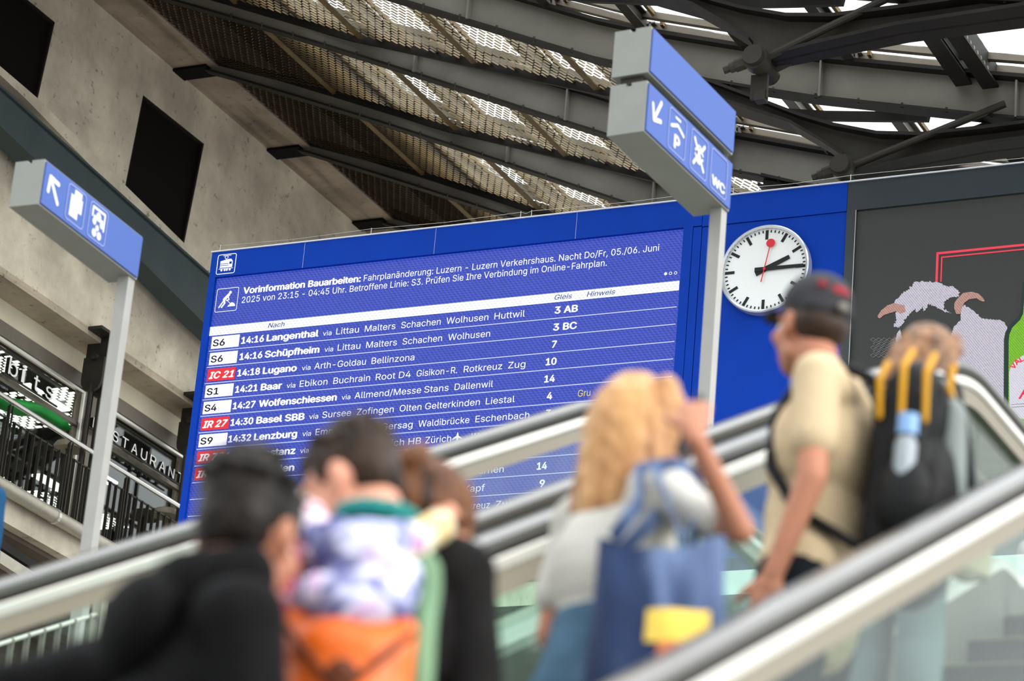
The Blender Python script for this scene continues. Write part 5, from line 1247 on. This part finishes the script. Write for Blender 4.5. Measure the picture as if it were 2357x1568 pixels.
# -- 5 man with a cap, seen from his left side
r = Rig(lean=-3, yaw=-36, pitch=-2, hunch=-0.025)
r.hb = r.hb + V3((0, 0.05, 0)); r.hc = r.hc + V3((0, 0.05, 0)); r.top = r.top + V3((0, 0.05, 0))
bt_ = mat('beige_tee', (192, 172, 140), 0.85, var=0.06, scale=4, bump=0.3, bscale=200)
def cap_hair(t, r):
    R = r.HR; c = MB(); c.ball(r.h(0, -0.045, 0.0), (0.077, 0.066, 0.06), R, 16); c.ball(r.h(0, -0.01, 0.03), (0.08, 0.09, 0.05), R, 16)
    link('hair', remesh(c, 'hair', hairmat('dark_short_hair', (44, 34, 28), (60, 46, 38)), 0.0075, 1), t)
    c = MB(); c.ball(r.h(0, -0.018, 0.062), (0.085, 0.102, 0.082), R, 22); c.ball(r.h(0, -0.055, 0.035), (0.080, 0.064, 0.048), R, 16)
    cm = ramp_mat('black_cap_cloth', [(40, 40, 44), (52, 52, 56), (44, 44, 48)], 6, 0.7)
    k = link('cap', remesh(c, 'cap', cm, 0.008, 3), t)
    v = MB(); pts = []
    for i in range(13):
        a = math.pi * i / 12; pts.append((math.cos(a) * 0.075, 0.075 + math.sin(a) * 0.085, 0.052 - 0.012 * abs(math.cos(a)) - 0.01 * math.sin(a)))
    v.prism([r.h(*p) for p in pts], R @ V3((0, 0, 0.006))); v.build('cap_brim', cm, k)
    e = MB(); e.ball(r.h(0.0, -0.104, 0.075), (0.032, 0.016, 0.018), R, 12); e.ball(r.h(-0.045, -0.092, 0.085), (0.016, 0.014, 0.010), R, 12); e.build('cap_emblem', mat('red_emblem', (140, 34, 46), 0.7), k, smooth=True)
    e = MB(); e.ball(r.h(0, -0.13, 0.03), (0.018, 0.008, 0.012), R, 10); e.build('cap_buckle', M['steel_web'], k, smooth=True)
P5p, inv5, s5, j5 = person('man in beige t-shirt and dark cap facing left with his arm down', (1892, 628, -2.66), 94, r, SKIN['b'],
    {-1: ('l', r.sh[-1] + V3((-0.04, 0.07, -0.515)), V3((-0.5, -1, 0)), V3((0.1, 0.25, -1)), V3((1, 0.2, 0)), 20), 1: hang(1, r, 0.1)}, shirt=bt_, sleeve=0.62, trousers=mat('dark_jeans', (22, 26, 32), 0.85), hair=cap_hair, folds=0.006, hem=0.10)
bp5 = place_like('backpack', P5p, 'black hiking backpack with yellow cords and grey lid on the beige t-shirt', 'backpack')
B = lambda x, y, z: r.up(z + 0.035, y, x)
blk = mat('black_nylon', (14, 15, 16), 0.6, var=0.3, scale=9, bump=0.4); gry = mat('grey_nylon', (122, 130, 128), 0.6, var=0.12); ylw = mat('yellow_cord', (190, 138, 12), 0.5)
c = MB(); c.box(B(0, -0.22, 0.18), (0.25, 0.13, 0.44), r.L); c.ball(B(0, -0.24, 0.02), (0.145, 0.115, 0.13), r.L, 16); c.ball(B(0, -0.23, 0.38), (0.135, 0.09, 0.14), r.L, 16); c.ball(B(0, -0.30, 0.14), (0.11, 0.06, 0.17), r.L, 16)
link('pack_body', remesh(c, 'pack_body', blk, 0.011, 4, 0.004, 16), bp5)
c = MB(); c.capsule(B(0.03, -0.31, 0.40), B(0.03, -0.335, 0.14), 0.04, 0.036, 12); c.ball(B(0.05, -0.32, 0.06), (0.06, 0.04, 0.07), r.L, 12); c.ball(B(0.03, -0.27, 0.45), (0.08, 0.05, 0.045), r.L, 12)
link('front_pocket', remesh(c, 'front_pocket', gry, 0.010, 3, 0.003), bp5)
for x0, y0, zt0, zb0_ in ((-0.125, -0.17, 0.49, 0.33), (-0.135, -0.23, 0.52, 0.25), (-0.125, -0.285, 0.51, 0.32), (-0.04, -0.32, 0.50, 0.42)):
    c = MB(); c.capsule(B(x0 * 0.6, y0, zt0 + 0.005), B(x0 * 1.06, y0 - 0.0, zt0 - 0.06), 0.009, 0.009, 8); c.capsule(B(x0 * 1.06, y0, zt0 - 0.06), B(x0 * 1.12, y0 - 0.01, zb0_), 0.009, 0.007, 8); c.build('yellow_cord', ylw, bp5, smooth=True)
c = MB(); c.capsule(B(-0.08, -0.345, 0.03), B(-0.075, -0.345, -0.05), 0.012, 0.012, 8); c.build('yellow_cord', ylw, bp5, smooth=True)
for s_ in (1, -1):
    Q = lambda x, y, z: r.up(z, y, x); c = MB(); pts = [Q(0.09 * s_, -0.17, 0.44), Q(0.10 * s_, -0.13, 0.485), Q(0.12 * s_, -0.06, 0.51), Q(0.125 * s_, 0.03, 0.475), Q(0.125 * s_, 0.09, 0.37), Q(0.135 * s_, 0.085, 0.24), Q(0.15 * s_, 0.0, 0.12), Q(0.14 * s_, -0.15, 0.04)]
    for a, b in zip(pts, pts[1:]): c.capsule(a, b, 0.016, 0.016, 10)
    link('shoulder_strap', remesh(c, 'shoulder_strap', blk, 0.009, 3), bp5)
c = MB(); c.ball(B(-0.155, -0.26, 0.12), (0.045, 0.075, 0.10), r.L, 12); link('side_pocket', remesh(c, 'side_pocket', blk, 0.010, 2), bp5)
wb = place_like('water_bottle', P5p, 'clear water bottle with light blue cap in the backpack side pocket', 'bottle')
c = MB(); c.tube([B(-0.165, -0.26, 0.10), B(-0.165, -0.26, 0.25), B(-0.165, -0.26, 0.275)], [0.028, 0.028, 0.016], 14); c.build('bottle_body', mat('clear_plastic', (132, 142, 148), 0.25), wb, smooth='auto')
c = MB(); c.tube([B(-0.165, -0.26, 0.275), B(-0.165, -0.26, 0.325)], 0.026, 14); c.build('bottle_cap', mat('light_blue_cap', (120, 160, 206), 0.4), wb, smooth='auto')
# -- 6 woman with long brown hair beyond the backpack
r = Rig(lean=6, yaw=-20, pitch=24, female=True, slouch=0.03)
P6p, inv6, s6, j6 = person('woman with long wavy brown hair in dark jacket and grey jeans, beyond the backpack', (2172, 757, -2.66), -14, r, SKIN['b'],
    {1: ('l', r.sh[1] + V3((0.02, 0.16, -0.45)), V3((0.5, -1, 0)), None, V3((-1, 0, 0)), 25), -1: hang(-1, r, 0.1)}, shirt=mat('dark_jacket', (34, 36, 40), 0.8, var=0.2), sleeve=1.8, trousers=mat('grey_blue_jeans', (118, 132, 134), 0.85, var=0.15, scale=5),
    hair=long_hair(ramp_mat('brown_wavy_hair', [(70, 52, 40), (110, 84, 66), (150, 112, 84), (84, 62, 48)], 9, 0.45, (1, 1, 0.16)), 0.52, 0.05, 0.022, back=-0.42, n=54), folds=0.006, hem=0.1)
hb = place_like('handbag', P6p, 'beige shoulder bag with white strap hanging beside the brown haired woman', 'bag')
c = MB(); c.ball(V3((0.23, 0.06, 0.86)), (0.06, 0.15, 0.15), None, 14); c.box(V3((0.23, 0.06, 0.84)), (0.09, 0.24, 0.2)); link('bag_body', remesh(c, 'bag_body', mat('beige_canvas', (196, 182, 156), 0.8), 0.012, 3, 0.004), hb)
c = MB(); pts = [V3((0.22, -0.06, 0.95)), V3((0.19, -0.13, 1.2)), r.sh[1] + V3((-0.02, -0.07, 0.04)), r.sh[1] + V3((-0.02, 0.0, 0.075)), r.sh[1] + V3((-0.0, 0.08, 0.03)), V3((0.22, 0.16, 0.95))]
for a, b in zip(pts, pts[1:]): c.bar(a, b, 0.03, 0.008, V3((1, 0, 0)))
c.build('bag_strap', M['letters'], hb)
# -- 7 person in blue, mostly outside the left edge of the picture
r = Rig()
T7 = atX(-55, 1035, -9.6); 
P7p, *_ = person('person in blue clothing cut off by the left picture edge', (-52, 1010, -9.6), 0, r, SKIN['c'], {1: hang(1, r), -1: hang(-1, r)}, shirt=mat('blue_sweater', (26, 66, 100), 0.8, var=0.15), sleeve=1.9, trousers=mat('blue_trousers', (40, 60, 92), 0.8), hair=short_hair(hairmat('brown_hair', (70, 50, 36), (100, 76, 54))), scale=1.0, hem=0.1)
st7 = P7p.location
o = MB().box((st7.x - 0.2, st7.y, st7.z - 0.1), (1.6, 1.6, 0.2)).build('trim_3', M['conc']); tag(o, kind='structure')
rebase()
